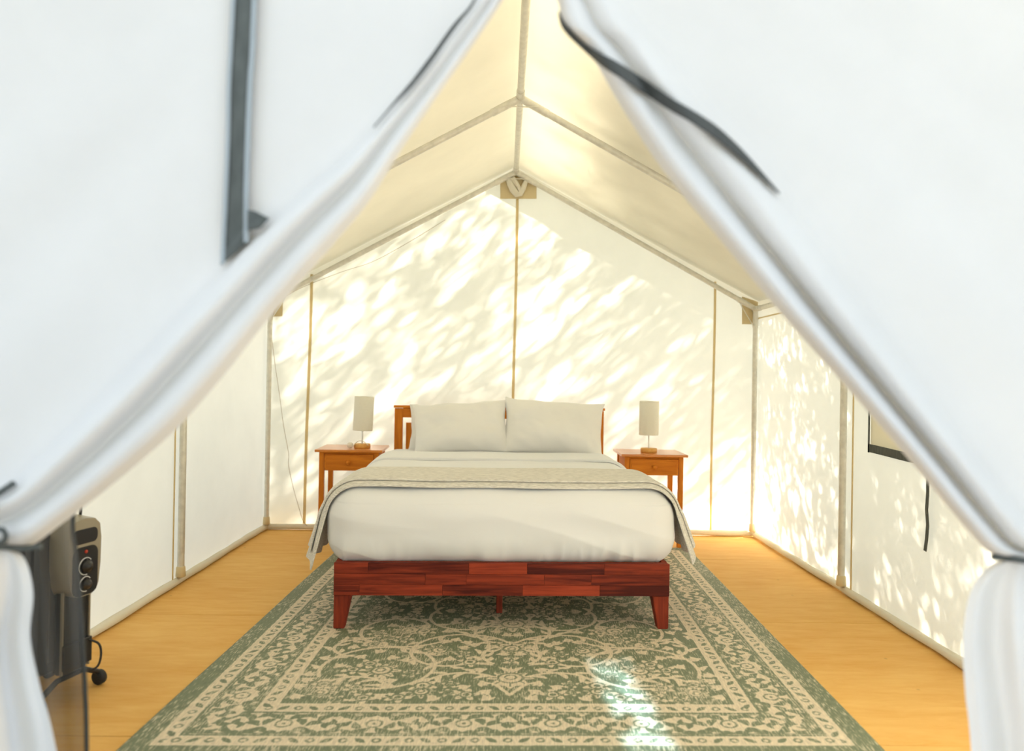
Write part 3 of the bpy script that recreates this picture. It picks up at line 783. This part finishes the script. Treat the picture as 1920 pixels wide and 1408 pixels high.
    L(nt, f2, cr.inputs[0])
    vr = N(nt, 'ShaderNodeMapRange', i_1=0.3, i_2=0.7, i_3=0.78, i_4=1.2); L(nt, n1.outputs[0], vr.inputs[0])
    vs = N(nt, 'ShaderNodeVectorMath', operation='SCALE'); L(nt, cr.outputs[0], vs.inputs[0]); L(nt, vr.outputs[0], vs.inputs['Scale'])
    L(nt, vs.outputs[0], p.inputs['Base Color'])
    bp = N(nt, 'ShaderNodeBump', i_Strength=0.25, i_Distance=0.002)
    L(nt, mth('ADD', n1.outputs[0], n2.outputs[0]), bp.inputs['Height']); L(nt, bp.outputs[0], p.inputs['Normal'])
    o = link('area_rug', me, m, None, None, False)
    tag(o, 'faded green and cream oriental style rug lying under the bed', 'rug')
    return o
build_rug()

# ------------------------------------------------------------------ bed
BZ = 0.0095
BYAW = R(2.0)
bed = tag(empty('bed_frame', (0.012, 3.485, BZ), BYAW), 'red-brown wooden platform bed frame with an open slatted headboard', 'bed')
FW = 1.555
rz0, rz1 = 0.155, 0.305          # rail bottom and top
# foot rail core with glued staves on its face, each its own piece
fo = box('foot_rail', (0, 0.022, (rz0 + rz1) / 2), (FW - 0.004, 0.028, rz1 - rz0 - 0.002), M['red_leg'], bed, 0.002)
rs = random.Random(3)
cuts = [[-0.622, -0.16, 0.11, 0.47], [-0.36, -0.17, 0.19, 0.41], [-0.66, -0.28, 0.09, 0.45]]
hh = (rz1 - rz0) / 3
for r_ in range(3):
    xs = [-FW / 2] + cuts[r_] + [FW / 2]
    for a, b in zip(xs[:-1], xs[1:]):
        o = box('stave', (0, 0, 0), (b - a - 0.0008, 0.018, hh - 0.0008), M['red_wood'], fo, 0.0008)
        o.location = ((a + b) / 2, -0.0215, -(rz1 - rz0) / 2 + hh * (2 - r_ + 0.5))
def taper_leg(name, x, y, sx, parent):
    bm = bmesh.new()
    t, b_ = 0.078, 0.050
    zt = rz0
    x0 = x - sx * 0.0
    pr_ = []
    for z, w_ in ((0, b_), (zt, t)):
        pr_.append([(x, y, z), (x - sx * w_, y, z), (x - sx * w_, y + w_, z), (x, y + w_, z)])
    vs = [[bm.verts.new(p) for p in r] for r in pr_]
    bm.faces.new(vs[0]); bm.faces.new(vs[1])
    for k in range(4): bm.faces.new((vs[0][k], vs[0][(k + 1) % 4], vs[1][(k + 1) % 4], vs[1][k]))
    bmesh.ops.bevel(bm, geom=bm.edges[:], offset=0.003, segments=2, affect='EDGES')
    return bm_obj(name, bm, M['red_leg'], parent)
for sx in (-1, 1):
    taper_leg('leg', sx * FW / 2, 0.0, sx, bed)
    taper_leg('leg', sx * FW / 2, 2.0, sx, bed)
    box('side_rail', (sx * (FW / 2 - 0.014), 1.055, (rz0 + rz1) / 2), (0.026, 2.02, rz1 - rz0), M['red_leg'], bed, 0.002)
box('head_rail', (0, 2.075, (rz0 + rz1) / 2), (FW - 0.06, 0.026, rz1 - rz0), M['red_leg'], bed, 0.002)
box('center_rail', (0, 1.05, 0.25), (0.06, 2.0, 0.05), M['red_leg'], bed, 0.002)
for yy in (0.25, 1.05, 1.85):
    box('center_leg', (-0.008, yy, 0.113), (0.030, 0.04, 0.225), M['red_leg'], bed, 0.003)
for k in range(12):
    box('slat', (0, 0.09 + k * 0.172, 0.2855), (FW - 0.06, 0.07, 0.02), M['pine'], bed, 0.002)
# headboard
hb = empty('headboard', (0.035, 2.105, 0)); hb.parent = bed
HT = 0.955
HWD = 1.555
for sx in (-1, 1):
    box('post', (sx * (HWD / 2 - 0.030), 0, HT / 2 - 0.012), (0.060, 0.030, HT - 0.024), M['pine_v'], hb, 0.003)
box('top_cap', (0, 0, HT - 0.012), (HWD + 0.014, 0.045, 0.018), M['pine'], hb, 0.003)
box('top_rail', (0, 0, HT - 0.057), (HWD - 0.12, 0.024, 0.070), M['pine'], hb, 0.002)
box('bottom_rail', (0, 0, 0.46), (HWD - 0.12, 0.024, 0.08), M['pine'], hb, 0.002)
for k in range(11):
    box('slat', (-0.66 + k * 0.132, 0, 0.66), (0.066, 0.016, 0.33), M['pine_v'], hb, 0.002)

# rounded soft body
def soft_box(hx, y0, y1, z0, z1, r, n=(70, 90, 26), disp=None):
    """rounded box as verts, faces: surface of an inner box grown by r"""
    bm = bmesh.new()
    cx, cy, cz = 0, (y0 + y1) / 2, (z0 + z1) / 2
    h = Vector((hx, (y1 - y0) / 2, (z1 - z0) / 2)); inn = Vector((h.x - r, h.y - r, h.z - r))
    def face(ax, sg, nu, nv):
        a, b = [(1, 2), (0, 2), (0, 1)][ax]
        vs = []
        for i in range(nu + 1):
            row = []
            for j in range(nv + 1):
                p = Vector((0, 0, 0)); p[ax] = sg * h[ax]
                p[a] = h[a] * (2 * i / nu - 1); p[b] = h[b] * (2 * j / nv - 1)
                q = Vector([max(-inn[k], min(inn[k], p[k])) for k in range(3)])
                d = (p - q)
                if d.length > 1e-9: d.normalize()
                row.append(bm.verts.new(q + d * r))
            vs.append(row)
        for i in range(nu):
            for j in range(nv): bm.faces.new((vs[i][j], vs[i + 1][j], vs[i + 1][j + 1], vs[i][j + 1]))
    nx, ny, nz_ = n
    for sg in (-1, 1):
        face(0, sg, ny, nz_); face(1, sg, nx, nz_); face(2, sg, nx, ny)
    bmesh.ops.remove_doubles(bm, verts=bm.verts, dist=1e-5)
    bmesh.ops.recalc_face_normals(bm, faces=bm.faces)
    bm.normal_update()
    if disp:
        mv = [(v, v.normal * disp(v.co + Vector((cx, cy, cz)), v.normal)) for v in bm.verts]
        for v, d in mv: v.co += d
    bmesh.ops.translate(bm, vec=(cx, cy, cz), verts=bm.verts)
    return bm
MZ0, MZ1, MHX, MR = 0.272, 0.650, 0.832, 0.150
def duvet_disp(p, n):
    d = 0.010 * nz(p.x, p.y, p.z, 2.2) + 0.004 * nz(p.x * 0.6, p.y, p.z * 1.6, 7)
    low = smooth(0.44, 0.30, p.z)
    if n.y < -0.2:        # gathers at the foot
        w_ = abs(nz(p.x * 11, 0, p.z * 2.5 + p.x * 0.7))
        d += 0.034 * low * (0.35 - w_) * (-n.y)
        d += 0.020 * (0.25 - abs(nz(p.x * 1.1 + p.z * 1.4, 1, p.z * 6 + p.x * 1.5))) * (-n.y) * smooth(0.60, 0.50, p.z)
        d += 0.006 * nz(p.x * 3, 4, p.z * 3) * (-n.y)
    if abs(n.x) > 0.3:
        d += 0.012 * low * nz(p.y * 12, 3, p.z * 2)
    if n.z > 0.5: d += 0.004 * nz(p.x * 2, p.y * 6, 0)
    return d
def dz(o): o.location = bed.location; o.rotation_euler = (0, 0, BYAW); return o
duv = bm_obj('duvet', soft_box(MHX, -0.012, 2.05, MZ0, MZ1, MR, (220, 150, 60), duvet_disp), M['sheet'], None, None, True); dz(duv)
tag(duv, 'smooth white duvet tucked round the mattress on the platform bed', 'duvet')
# section of the duvet offset outwards, for things draped over it
def over(s, y, off):
    """s in [-1, 1] runs over the top, beyond that down the sides (metres of drop)"""
    r = MR
    if y < r - 0.012: re = math.sqrt(max(r * r - (r - (y + 0.012)) ** 2, 1e-6))
    else: re = r
    hx, tz = MHX - MR, MZ1 - MR
    rr = re + off
    a = abs(s); sg = 1 if s >= 0 else -1
    flat = hx; arc = rr * PI / 2
    d = a
    if d <= flat: return Vector((sg * d, y, tz + rr))
    d -= flat
    if d <= arc:
        t = d / rr
        return Vector((sg * (hx + rr * math.sin(t)), y, tz + rr * math.cos(t)))
    d -= arc
    return Vector((sg * (hx + rr), y, tz - d))
def drape(name, y0, y1, dropL, dropR, off, mat, th, ny=40, ns=150, ripple=0.012, skew=0.0):
    V = []
    hx, tz = MHX - MR, MZ1 - MR
    for i in range(ny):
        v = i / (ny - 1)
        for j in range(ns):
            q = j / (ns - 1)
            arc = (MR + off) * PI / 2
            s = -(hx + arc + dropL) + q * (2 * hx + 2 * arc + dropL + dropR)
            y = y0 + (y1 - y0) * v + 0.010 * nz(s * 2, v, 4) + skew * s
            p = over(s, y, off + 0.004 * nz(s * 3, y * 3, 1))
            out = max(0, abs(s) - hx - arc * 0.8)
            sg = 1 if s > 0 else -1
            p.x += sg * out * (0.22 + 0.16 * math.sin(v * 9 + sg) ** 2 * 0.6) + sg * ripple * min(1, out * 4) * math.sin(v * 13 + s)
            p.y += 0.03 * out * math.sin(v * 7) - out * 0.10 * (0.5 - v)
            V.append(p)
    o = pyd(name, V, grid_faces(ny, ns), mat)
    md = o.modifiers.new('thick', 'SOLIDIFY'); md.thickness = th; md.offset = 1
    b = o.modifiers.new('round', 'BEVEL'); b.width = th * 0.4; b.segments = 2; b.limit_method = 'ANGLE'
    dz(o)
    return o
th_ = drape('throw_blanket', 0.060, 0.535, 0.215, 0.175, 0.014, M['throw'], 0.009)
tag(th_, 'oatmeal knitted throw folded across the foot of the bed', 'blanket')
th2 = drape('upper_fold', 0.092, 0.525, 0.165, 0.13, 0.0255, M['throw'], 0.009)
th2.parent = th_; th2.location = (0, 0, 0); th2.rotation_euler = (0, 0, 0)
tg = box('red_tag', (0.872, 0.30, 0.42), (0.004, 0.02, 0.03), M['red'], th_, 0.001)
# turned-down sheet near the pillows
sf = drape('turned_down_sheet', 1.18, 1.58, 0.10, 0.10, 0.005, M['sheet'], 0.022, ripple=0.004)
sf.modifiers['thick'].offset = 0; sf.modifiers['round'].width = 0.008; sf.modifiers['round'].segments = 4
sf.parent = duv; sf.location = (0, 0, 0); sf.rotation_euler = (0, 0, 0)

# pillows
def pillow(name, w_, h_, t_, label, loc, rot, seed, group=None):
    n1, n2 = 44, 32
    V = []; F = []
    for side in (1, -1):
        for i in range(n2):
            for j in range(n1):
                a = 2 * j / (n1 - 1) - 1; b = 2 * i / (n2 - 1) - 1
                k = max(0, (1 - abs(a) ** 2.4)) ** 0.62 * max(0, (1 - abs(b) ** 2.2)) ** 0.62
                px = a * w_ / 2 * (1 - 0.07 * (1 - abs(b) ** 2.0) * abs(a) ** 3)
                pz = b * h_ / 2 * (1 - 0.13 * (1 - abs(a) ** 2.0) * abs(b) ** 3)
                px += 0.010 * nz(b * 2.2 + seed, 3, 1) * abs(a) ** 3; pz += 0.012 * nz(a * 2.0 + seed, 7, b) * abs(b) ** 3
                y = side * t_ / 2 * k * (1 + 0.35 * nz(a * 1.4 + seed, b * 1.4, side))
                cr_ = 0.25 - abs(nz(a * 2.5 + seed + b, b * 2.0 - a * 0.7, 2 * side))
                y += side * 0.016 * cr_ * min(1, k * 2) + side * 0.006 * nz(a * 7 + seed, b * 6, 2 * side) * k
                V.append((px, y, pz + h_ / 2))
    m_ = n1 * n2
    for i in range(n2 - 1):
        for j in range(n1 - 1):
            q = (i * n1 + j, i * n1 + j + 1, (i + 1) * n1 + j + 1, (i + 1) * n1 + j)
            F.append(q); F.append(tuple(m_ + x for x in q[::-1]))
    bm = bmesh.new()
    vs = [bm.verts.new(p) for p in V]
    for f in F: bm.faces.new([vs[k] for k in f])
    bmesh.ops.remove_doubles(bm, verts=bm.verts, dist=1e-4)
    o = bm_obj(name, bm, M['pillow'], None, None, True)
    s = o.modifiers.new('sub', 'SUBSURF'); s.levels = 1; s.render_levels = 1
    o.location = loc; o.rotation_euler = rot
    tag(o, label, 'pillow', group)
    return o
pL = on_y(868, 848, 5.24); pR = on_y(1034, 848, 5.24)
pillow('pillow', 0.685, 0.420, 0.245, 'plump white pillow leaning on the headboard beside the lamp with the plug', (pL.x, 5.185, 0.628), (R(-26), R(-4.5), R(3)), 1.0)
pillow('pillow', 0.73, 0.445, 0.245, 'plump white pillow leaning on the headboard, its raised corner overlapping its neighbour', (pR.x, 5.195, 0.628), (R(-26), R(3.5), R(-1)), 8.0)
pillow('pillow', 0.66, 0.36, 0.14, 'white pillow mostly hidden behind another pillow against the headboard', (pL.x - 0.085, 5.435, 0.630), (R(-16), 0, R(2)), 15.0)

# ------------------------------------------------------------------ nightstands and lamps
def nightstand(loc, rz, label):
    t = tag(empty('nightstand', loc, rz), label, 'nightstand', 'honey pine nightstands beside the bed')
    W_, D_, H_ = 0.415, 0.36, 0.655
    box('table_top', (0, D_ / 2, H_ - 0.009), (W_ + 0.055, D_ + 0.05, 0.018), M['pine_top'], t, 0.004)
    for sx in (-1, 1):
        for yy in (0.017, D_ - 0.017):
            box('leg', (sx * (W_ / 2 - 0.017), yy, (H_ - 0.018) / 2), (0.034, 0.034, H_ - 0.018), M['pine_v'], t, 0.002)
        box('side_apron', (sx * (W_ / 2 - 0.014), D_ / 2, H_ - 0.018 - 0.065), (0.014, D_ - 0.068, 0.13), M['pine'], t, 0.001)
    box('back_apron', (0, D_ - 0.014, H_ - 0.018 - 0.065), (W_ - 0.068, 0.014, 0.13), M['pine'], t, 0.001)
    box('drawer_rail', (0, 0.014, H_ - 0.018 - 0.007), (W_ - 0.068, 0.020, 0.012), M['pine'], t, 0.001)
    d = box('drawer', (0, 0.006, H_ - 0.018 - 0.073), (W_ - 0.074, 0.018, 0.114), M['pine'], t, 0.003)
    box('drawer_panel', (0, -0.0085, 0), (W_ - 0.096, 0.004, 0.094), M['pine'], d, 0.0018)
    kb = lathe('knob', [(0.0001, -0.001), (0.008, 0.0), (0.008, 0.008), (0.015, 0.014), (0.0165, 0.020), (0.013, 0.026), (0.0001, 0.028)], M['pine_v'], d, 20, (0.0, -0.010, 0.002))
    kb.rotation_euler = (PI / 2, 0, 0)
    return t
nl = on_y(650, 850, 5.22); nr = on_y(1230, 856, 5.22)
nightstand((nl.x + 0.004, 5.28, 0.0005), R(2), 'honey brown wooden nightstand under the lamp with a plug on its base')
nightstand((nr.x, 5.28, 0.0005), R(0), 'honey brown wooden nightstand under the lamp with a bare base')
def lamp(loc, label, tilt):
    t = tag(empty('table_lamp', loc), label, 'lamp', 'table lamps on the nightstands')
    lathe('lamp_base', [(0.0001, 0.0), (0.056, 0.0), (0.059, 0.003), (0.059, 0.028), (0.056, 0.031), (0.0001, 0.031)], M['lampwood'], t, 40)
    tube('lamp_stem', [(0, 0, 0.030), (0.0, 0, 0.13), (tilt * 0.1, 0, 0.23)], 0.0058, M['chrome'], t, 12)
    s = lathe('lamp_shade', [(0.0690, 0.0), (0.0700, 0.0), (0.0705, 0.004), (0.0705, 0.240), (0.0700, 0.244), (0.0690, 0.244), (0.0685, 0.240), (0.0685, 0.004), (0.0690, 0.0)], M['shade'], t, 48, (tilt * 0.1 - 0.002, 0, 0.126))
    s.rotation_euler = (0, tilt, 0)
    lathe('lamp_bulb', [(0.0001, 0.0), (0.013, 0.0), (0.013, 0.03), (0.026, 0.06), (0.028, 0.075), (0.020, 0.095), (0.0001, 0.102)], M['plastic_white'], t, 20, (0, 0, 0.20))
    return t
H_N = 0.6555
ll = on_y(679, 840, 5.42); lr = on_y(1216.5, 846, 5.42)
la = lamp((ll.x, 5.42, H_N), 'table lamp with tilted cream shade, a white plug and cord looped on its wooden base', R(2.2))
lamp((lr.x, 5.42, H_N), 'table lamp with upright cream shade on a bare round wooden base', R(0))
cp = [(-0.052 + 0.104 * k / 16, -0.05 - 0.01 * math.sin(PI * k / 16), 0.022 + 0.034 * math.sin(PI * k / 16) ** 0.8) for k in range(17)]
tube('lamp_cord', cp, 0.0028, M['plastic_white'], la, 8)
pg = lathe('lamp_plug', [(0.0001, -0.012), (0.014, -0.011), (0.020, -0.005), (0.022, 0.003), (0.016, 0.012), (0.0001, 0.014)], M['plastic_white'], la, 20, (-0.078, -0.045, 0.0225))
pg.rotation_euler = (R(70), R(25), 0)
tube('lamp_cord', [(-0.066, -0.05, 0.018), (-0.06, -0.054, 0.012), (-0.052, -0.052, 0.020)], 0.0028, M['plastic_white'], la, 8)

# thin wire running down the back wall to the floor
wp = [on_y(px, py, YB - 0.030) for px, py in ((835, 412), (770, 452), (700, 490), (640, 510), (560, 542), (520, 570), (509, 610), (514, 670), (524, 740), (532, 800), (541, 850), (541, 872), (550, 915), (560, 950), (569, 978), (582, 990))]
wp2 = [Vector(crom([tuple(p) for p in wp], k / 90)) for k in range(91)]
M['wire'] = pmat('thin_wire', (0.45, 0.34, 0.20), 0.6)
tag(tube('wire', wp2, 0.0017, M['wire'], None, 6), 'thin brown wire trailing down the canvas wall beside a corner pole', 'wire')

# ------------------------------------------------------------------ oil heater
hx_ = on_z(150, 1300, 0.0)
HA = R(-14)
ht = tag(empty('oil_heater', (-1.525, 2.70, 0.0), HA), 'black finned oil heater with a champagne control head and castors', 'heater')
# local frame: +x is the control end, fins stacked towards -x
def fin_mesh():
    bm = bmesh.new()
    hw, z0, z1, t_ = 0.115, 0.11, 0.60, 0.011
    prof = []
    for (cy, cz, a0) in ((hw - 0.03, z1 - 0.03, 0), (-(hw - 0.03), z1 - 0.03, 90), (-(hw - 0.03), z0 + 0.03, 180), (hw - 0.03, z0 + 0.03, 270)):
        for k in range(6):
            a = R(a0 + 18 * k); prof.append((cy + 0.03 * math.cos(a), cz + 0.03 * math.sin(a)))
    rings = []
    for x, s in ((-t_, 0.985), (-t_ * 0.4, 1.0), (t_ * 0.4, 1.0), (t_, 0.985)):
        rings.append([bm.verts.new((x, y * s, (z - 0.355) * s + 0.355)) for y, z in prof])
    for a, b in zip(rings[:-1], rings[1:]):
        for k in range(len(prof)): bm.faces.new((a[k], a[(k + 1) % len(prof)], b[(k + 1) % len(prof)], b[k]))
    bm.faces.new(rings[0]); bm.faces.new(rings[-1])
    for yy in (-0.055, 0.055):      # pressed oil channels
        add_box(bm, (0, yy, 0.355), (t_ * 3.0, 0.045, 0.42), 0.006)
    bmesh.ops.recalc_face_normals(bm, faces=bm.faces)
    me = bpy.data.meshes.new('fin'); bm.to_mesh(me); bm.free(); me.materials.append(M['fin'])
    return me
fm = fin_mesh()
for k in range(6):
    o = bpy.data.objects.new('fin', fm); COL.objects.link(o); o.parent = ht; o.location = (-0.045 - k * 0.037, 0, 0)
# control head: tall rounded housing
bm = bmesh.new()
outl = [(-0.030, 0.372), (-0.056, 0.385), (-0.068, 0.41), (-0.076, 0.48), (-0.078, 0.57), (-0.070, 0.628), (-0.045, 0.650), (0.0, 0.656), (0.045, 0.650), (0.070, 0.628), (0.078, 0.57), (0.076, 0.48), (0.068, 0.41), (0.056, 0.385), (0.030, 0.372)]
v0 = [bm.verts.new((-0.03, y, z)) for y, z in outl]
v1 = [bm.verts.new((0.048, y * 0.94, z - (0.008 if z > 0.6 else 0))) for y, z in outl]
bm.faces.new(v0); 
for k in range(len(outl)): bm.faces.new((v0[k], v0[(k + 1) % len(outl)], v1[(k + 1) % len(outl)], v1[k]))
bmesh.ops.triangle_fill(bm, use_beauty=True, edges=[e for e in bm.edges if e.verts[0] in v1 and e.verts[1] in v1])
hd = bm_obj('control_head', bm, M['champagne'], ht); autosmooth(hd, 40)
def plate(name, outline, x, th, mat, parent):
    bm = bmesh.new()
    a = [bm.verts.new((x, y, z)) for y, z in outline]; b = [bm.verts.new((x + th, y * 0.96, z)) for y, z in outline]
    bm.faces.new(a); bm.faces.new(b)
    for k in range(len(outline)): bm.faces.new((a[k], a[(k + 1) % len(outline)], b[(k + 1) % len(outline)], b[k]))
    return bm_obj(name, bm, mat, parent)
def rrect(cy, cz, w_, h_, r):
    P = []
    for (sy, sz, a0) in ((1, 1, 0), (-1, 1, 90), (-1, -1, 180), (1, -1, 270)):
        for k in range(5):
            a = R(a0 + 22.5 * k); P.append((cy + sy * (w_ / 2 - r) + r * math.cos(a), cz + sz * (h_ / 2 - r) + r * math.sin(a)))
    return P
plate('handle_recess', rrect(0, 0.585, 0.112, 0.052, 0.02), 0.044, 0.006, M['black'], hd)
plate('control_panel', rrect(0, 0.462, 0.118, 0.172, 0.03), 0.044, 0.006, M['black'], hd)
def knob(z, r):
    k = lathe('dial', [(0.0001, 0.0), (r, 0.0), (r * 0.95, 0.012), (r * 0.55, 0.016), (r * 0.5, 0.022), (0.0001, 0.023)], M['black'], hd, 24, (0.050, 0, z)); k.rotation_euler = (0, PI / 2, 0)
    pts = [(0.0515, (r + 0.007) * math.cos(a), z + (r + 0.007) * math.sin(a)) for a in np.linspace(R(40), R(280), 24)]
    tube('dial_arc', pts, 0.0016, M['dial_white'], hd, 6)  # white C-shaped arc round one side of the dial
knob(0.478, 0.023); knob(0.415, 0.019)
lt = lathe('indicator_light', [(0.0001, 0), (0.006, 0), (0.006, 0.003), (0.0001, 0.005)], M['red'], hd, 14, (0.050, 0.0, 0.530)); lt.rotation_euler = (0, PI / 2, 0)
box('front_cover', (-0.006, 0, 0.25), (0.04, 0.118, 0.30), M['black'], ht, 0.012)
for sy in (-1, 1): box('cover_trim', (0.012, sy * 0.060, 0.25), (0.012, 0.006, 0.29), M['champagne'], ht, 0.002)
box('cord_bracket', (0.020, 0, 0.165), (0.016, 0.125, 0.09), M['black'], ht, 0.004)
tube('power_cord', [crom([(0.028, 0.045, 0.20), (0.05, 0.068, 0.18), (0.055, 0.075, 0.14), (0.05, 0.066, 0.10), (0.03, 0.045, 0.085)], k / 20) for k in range(21)], 0.004, M['rubber'], ht, 8)
tube('power_cord', [crom([(-0.02, 0.04, 0.60), (-0.03, 0.06, 0.68), (-0.035, 0.065, 0.76), (-0.035, 0.06, 0.92)], k / 20) for k in range(21)], 0.005, M['rubber'], ht, 8)
for xx in (-0.005, -0.235):
    ax = tube('castor_axle', [(xx, -0.125, 0.052), (xx, -0.06, 0.085), (xx, 0.06, 0.085), (xx, 0.125, 0.052)], 0.010, M['black'], ht, 10)
    for sy in (-1, 1):
        wv_ = lathe('castor', [(0.0001, -0.013), (0.022, -0.013), (0.027, -0.009), (0.027, 0.009), (0.022, 0.013), (0.0001, 0.013)], M['rubber'], ht, 22, (xx, sy * 0.135, 0.0275))
        wv_.rotation_euler = (PI / 2, 0, 0)

# ------------------------------------------------------------------ trees outside: some cast the dapple, others are added to block sky
def leaf_mat():
    m, nt, out = newmat('green_leaf')
    d = N(nt, 'ShaderNodeBsdfDiffuse'); d.inputs[0].default_value = (0.07, 0.13, 0.03, 1)
    t = N(nt, 'ShaderNodeBsdfTranslucent'); t.inputs[0].default_value = (0.16, 0.24, 0.05, 1)
    mx = N(nt, 'ShaderNodeMixShader'); mx.inputs[0].default_value = 0.4
    L(nt, d.outputs[0], mx.inputs[1]); L(nt, t.outputs[0], mx.inputs[2]); L(nt, mx.outputs[0], out.inputs[0]); return m
M['leaf'] = leaf_mat()
def tree(base, center, rad, ntwig, nleaf, seed, label, ll=0.10, lw=0.030):
    rs = np.random.RandomState(seed)
    t = tag(empty('tree', base), label, 'tree', 'shade trees beside the tent')
    b = Vector(base); c = Vector(center) - b
    tube('trunk', [(0, 0, -0.15), (0.03, 0.02, 1.0), (c.x * 0.3, c.y * 0.3, c.z * 0.55), (c.x * 0.8, c.y * 0.8, c.z)], [0.17, 0.14, 0.11, 0.06], M['bark'], t, 12)
    for k in range(7):
        a = k * 0.9 + rs.rand(); e = rs.rand() * 1.2 - 0.3
        tip = c + Vector((math.cos(a) * math.cos(e) * rad[0], math.sin(a) * math.cos(e) * rad[1], math.sin(e) * rad[2])) * 0.85
        st = Vector((c.x * 0.3, c.y * 0.3, c.z * 0.55)).lerp(Vector((c.x * 0.8, c.y * 0.8, c.z)), rs.rand())
        md_ = st.lerp(tip, 0.5) + Vector((0, 0, 0.25))
        tube('branch', [st, md_, tip], [0.045, 0.03, 0.008], M['bark'], t, 8)
    q = rs.normal(size=(ntwig, 3)); q /= np.linalg.norm(q, axis=1, keepdims=True); q *= rs.rand(ntwig, 1) ** (1 / 3)
    p = np.array(c) + q * np.array(rad)
    d = rs.normal(size=(ntwig, 3)) * np.array([0.7, 0.7, 0.4]) + np.array([0, 0, -0.35]); d /= np.linalg.norm(d, axis=1, keepdims=True)
    ln = 0.35 + 0.45 * rs.rand(ntwig)
    p = np.repeat(p, nleaf, 0); d = np.repeat(d, nleaf, 0); s_ = np.repeat(ln, nleaf) * np.tile(np.arange(nleaf) / nleaf, ntwig); n = len(p)
    a = rs.normal(size=(n, 3)); a -= d * (a * d).sum(1, keepdims=True); a /= np.linalg.norm(a, axis=1, keepdims=True)
    dr = d * 0.75 + a * 0.75; dr /= np.linalg.norm(dr, axis=1, keepdims=True)
    wv = np.cross(dr, rs.normal(size=(n, 3))); wv /= np.linalg.norm(wv, axis=1, keepdims=True)
    o = p + d * s_[:, None]; l_ = ll * (0.7 + 0.6 * rs.rand(n, 1)); w_ = lw * (0.7 + 0.6 * rs.rand(n, 1))
    Q = np.stack([o, o + dr * l_ * 0.45 + wv * w_ / 2, o + dr * l_, o + dr * l_ * 0.45 - wv * w_ / 2], 1).reshape(-1, 3)
    me = bpy.data.meshes.new('foliage')
    me.vertices.add(len(Q)); me.vertices.foreach_set('co', Q.astype(np.float32).ravel())
    me.loops.add(4 * n); me.loops.foreach_set('vertex_index', np.arange(4 * n, dtype=np.int32))
    me.polygons.add(n); me.polygons.foreach_set('loop_start', np.arange(0, 4 * n, 4, dtype=np.int32))
    me.update(calc_edges=True)
    f = link('foliage', me, M['leaf'], t); f['kind'] = 'stuff'
    return t
tree((5.0, 9.2, 0), (3.7, 8.0, 4.95), (2.5, 1.25, 1.45), 1500, 26, 11, 'leafy tree standing behind the tent gable, nearest the sunny corner', 0.072, 0.020)
tree((6.6, 6.0, 0), (5.0, 5.7, 4.45), (1.8, 2.0, 1.85), 2800, 24, 23, 'leafy tree standing beside the windowed tent wall with a raised crown', 0.085, 0.026)
tree((-2.0, 10.2, 0), (-1.8, 9.8, 3.4), (3.2, 1.4, 3.0), 2200, 20, 31, 'broad low leafy tree added unseen behind the gable to block sky light', 0.12, 0.05)  # unseen, added to hold sky light off the back canvas
tree((6.8, 1.6, 0), (6.6, 1.6, 2.2), (1.4, 1.8, 2.0), 1300, 20, 37, 'small bushy tree added unseen beside the windowed tent wall to block sky light', 0.12, 0.05)  # unseen, added to hold sky light off the right side
tree((-4.3, -7.6, 0), (-4.1, -7.4, 3.6), (3.3, 1.5, 3.2), 1700, 18, 41, 'tall leafy tree added unseen behind the camera to cut sky light at the door', 0.17, 0.08)  # unseen, added to weaken sky light coming in at the door
tree((4.3, -8.0, 0), (4.1, -7.9, 3.4), (3.3, 1.5, 3.1), 1700, 18, 43, 'round leafy tree added unseen behind the camera to cut sky light at the door', 0.17, 0.08)  # second added tree, dims the sky in front of the tent
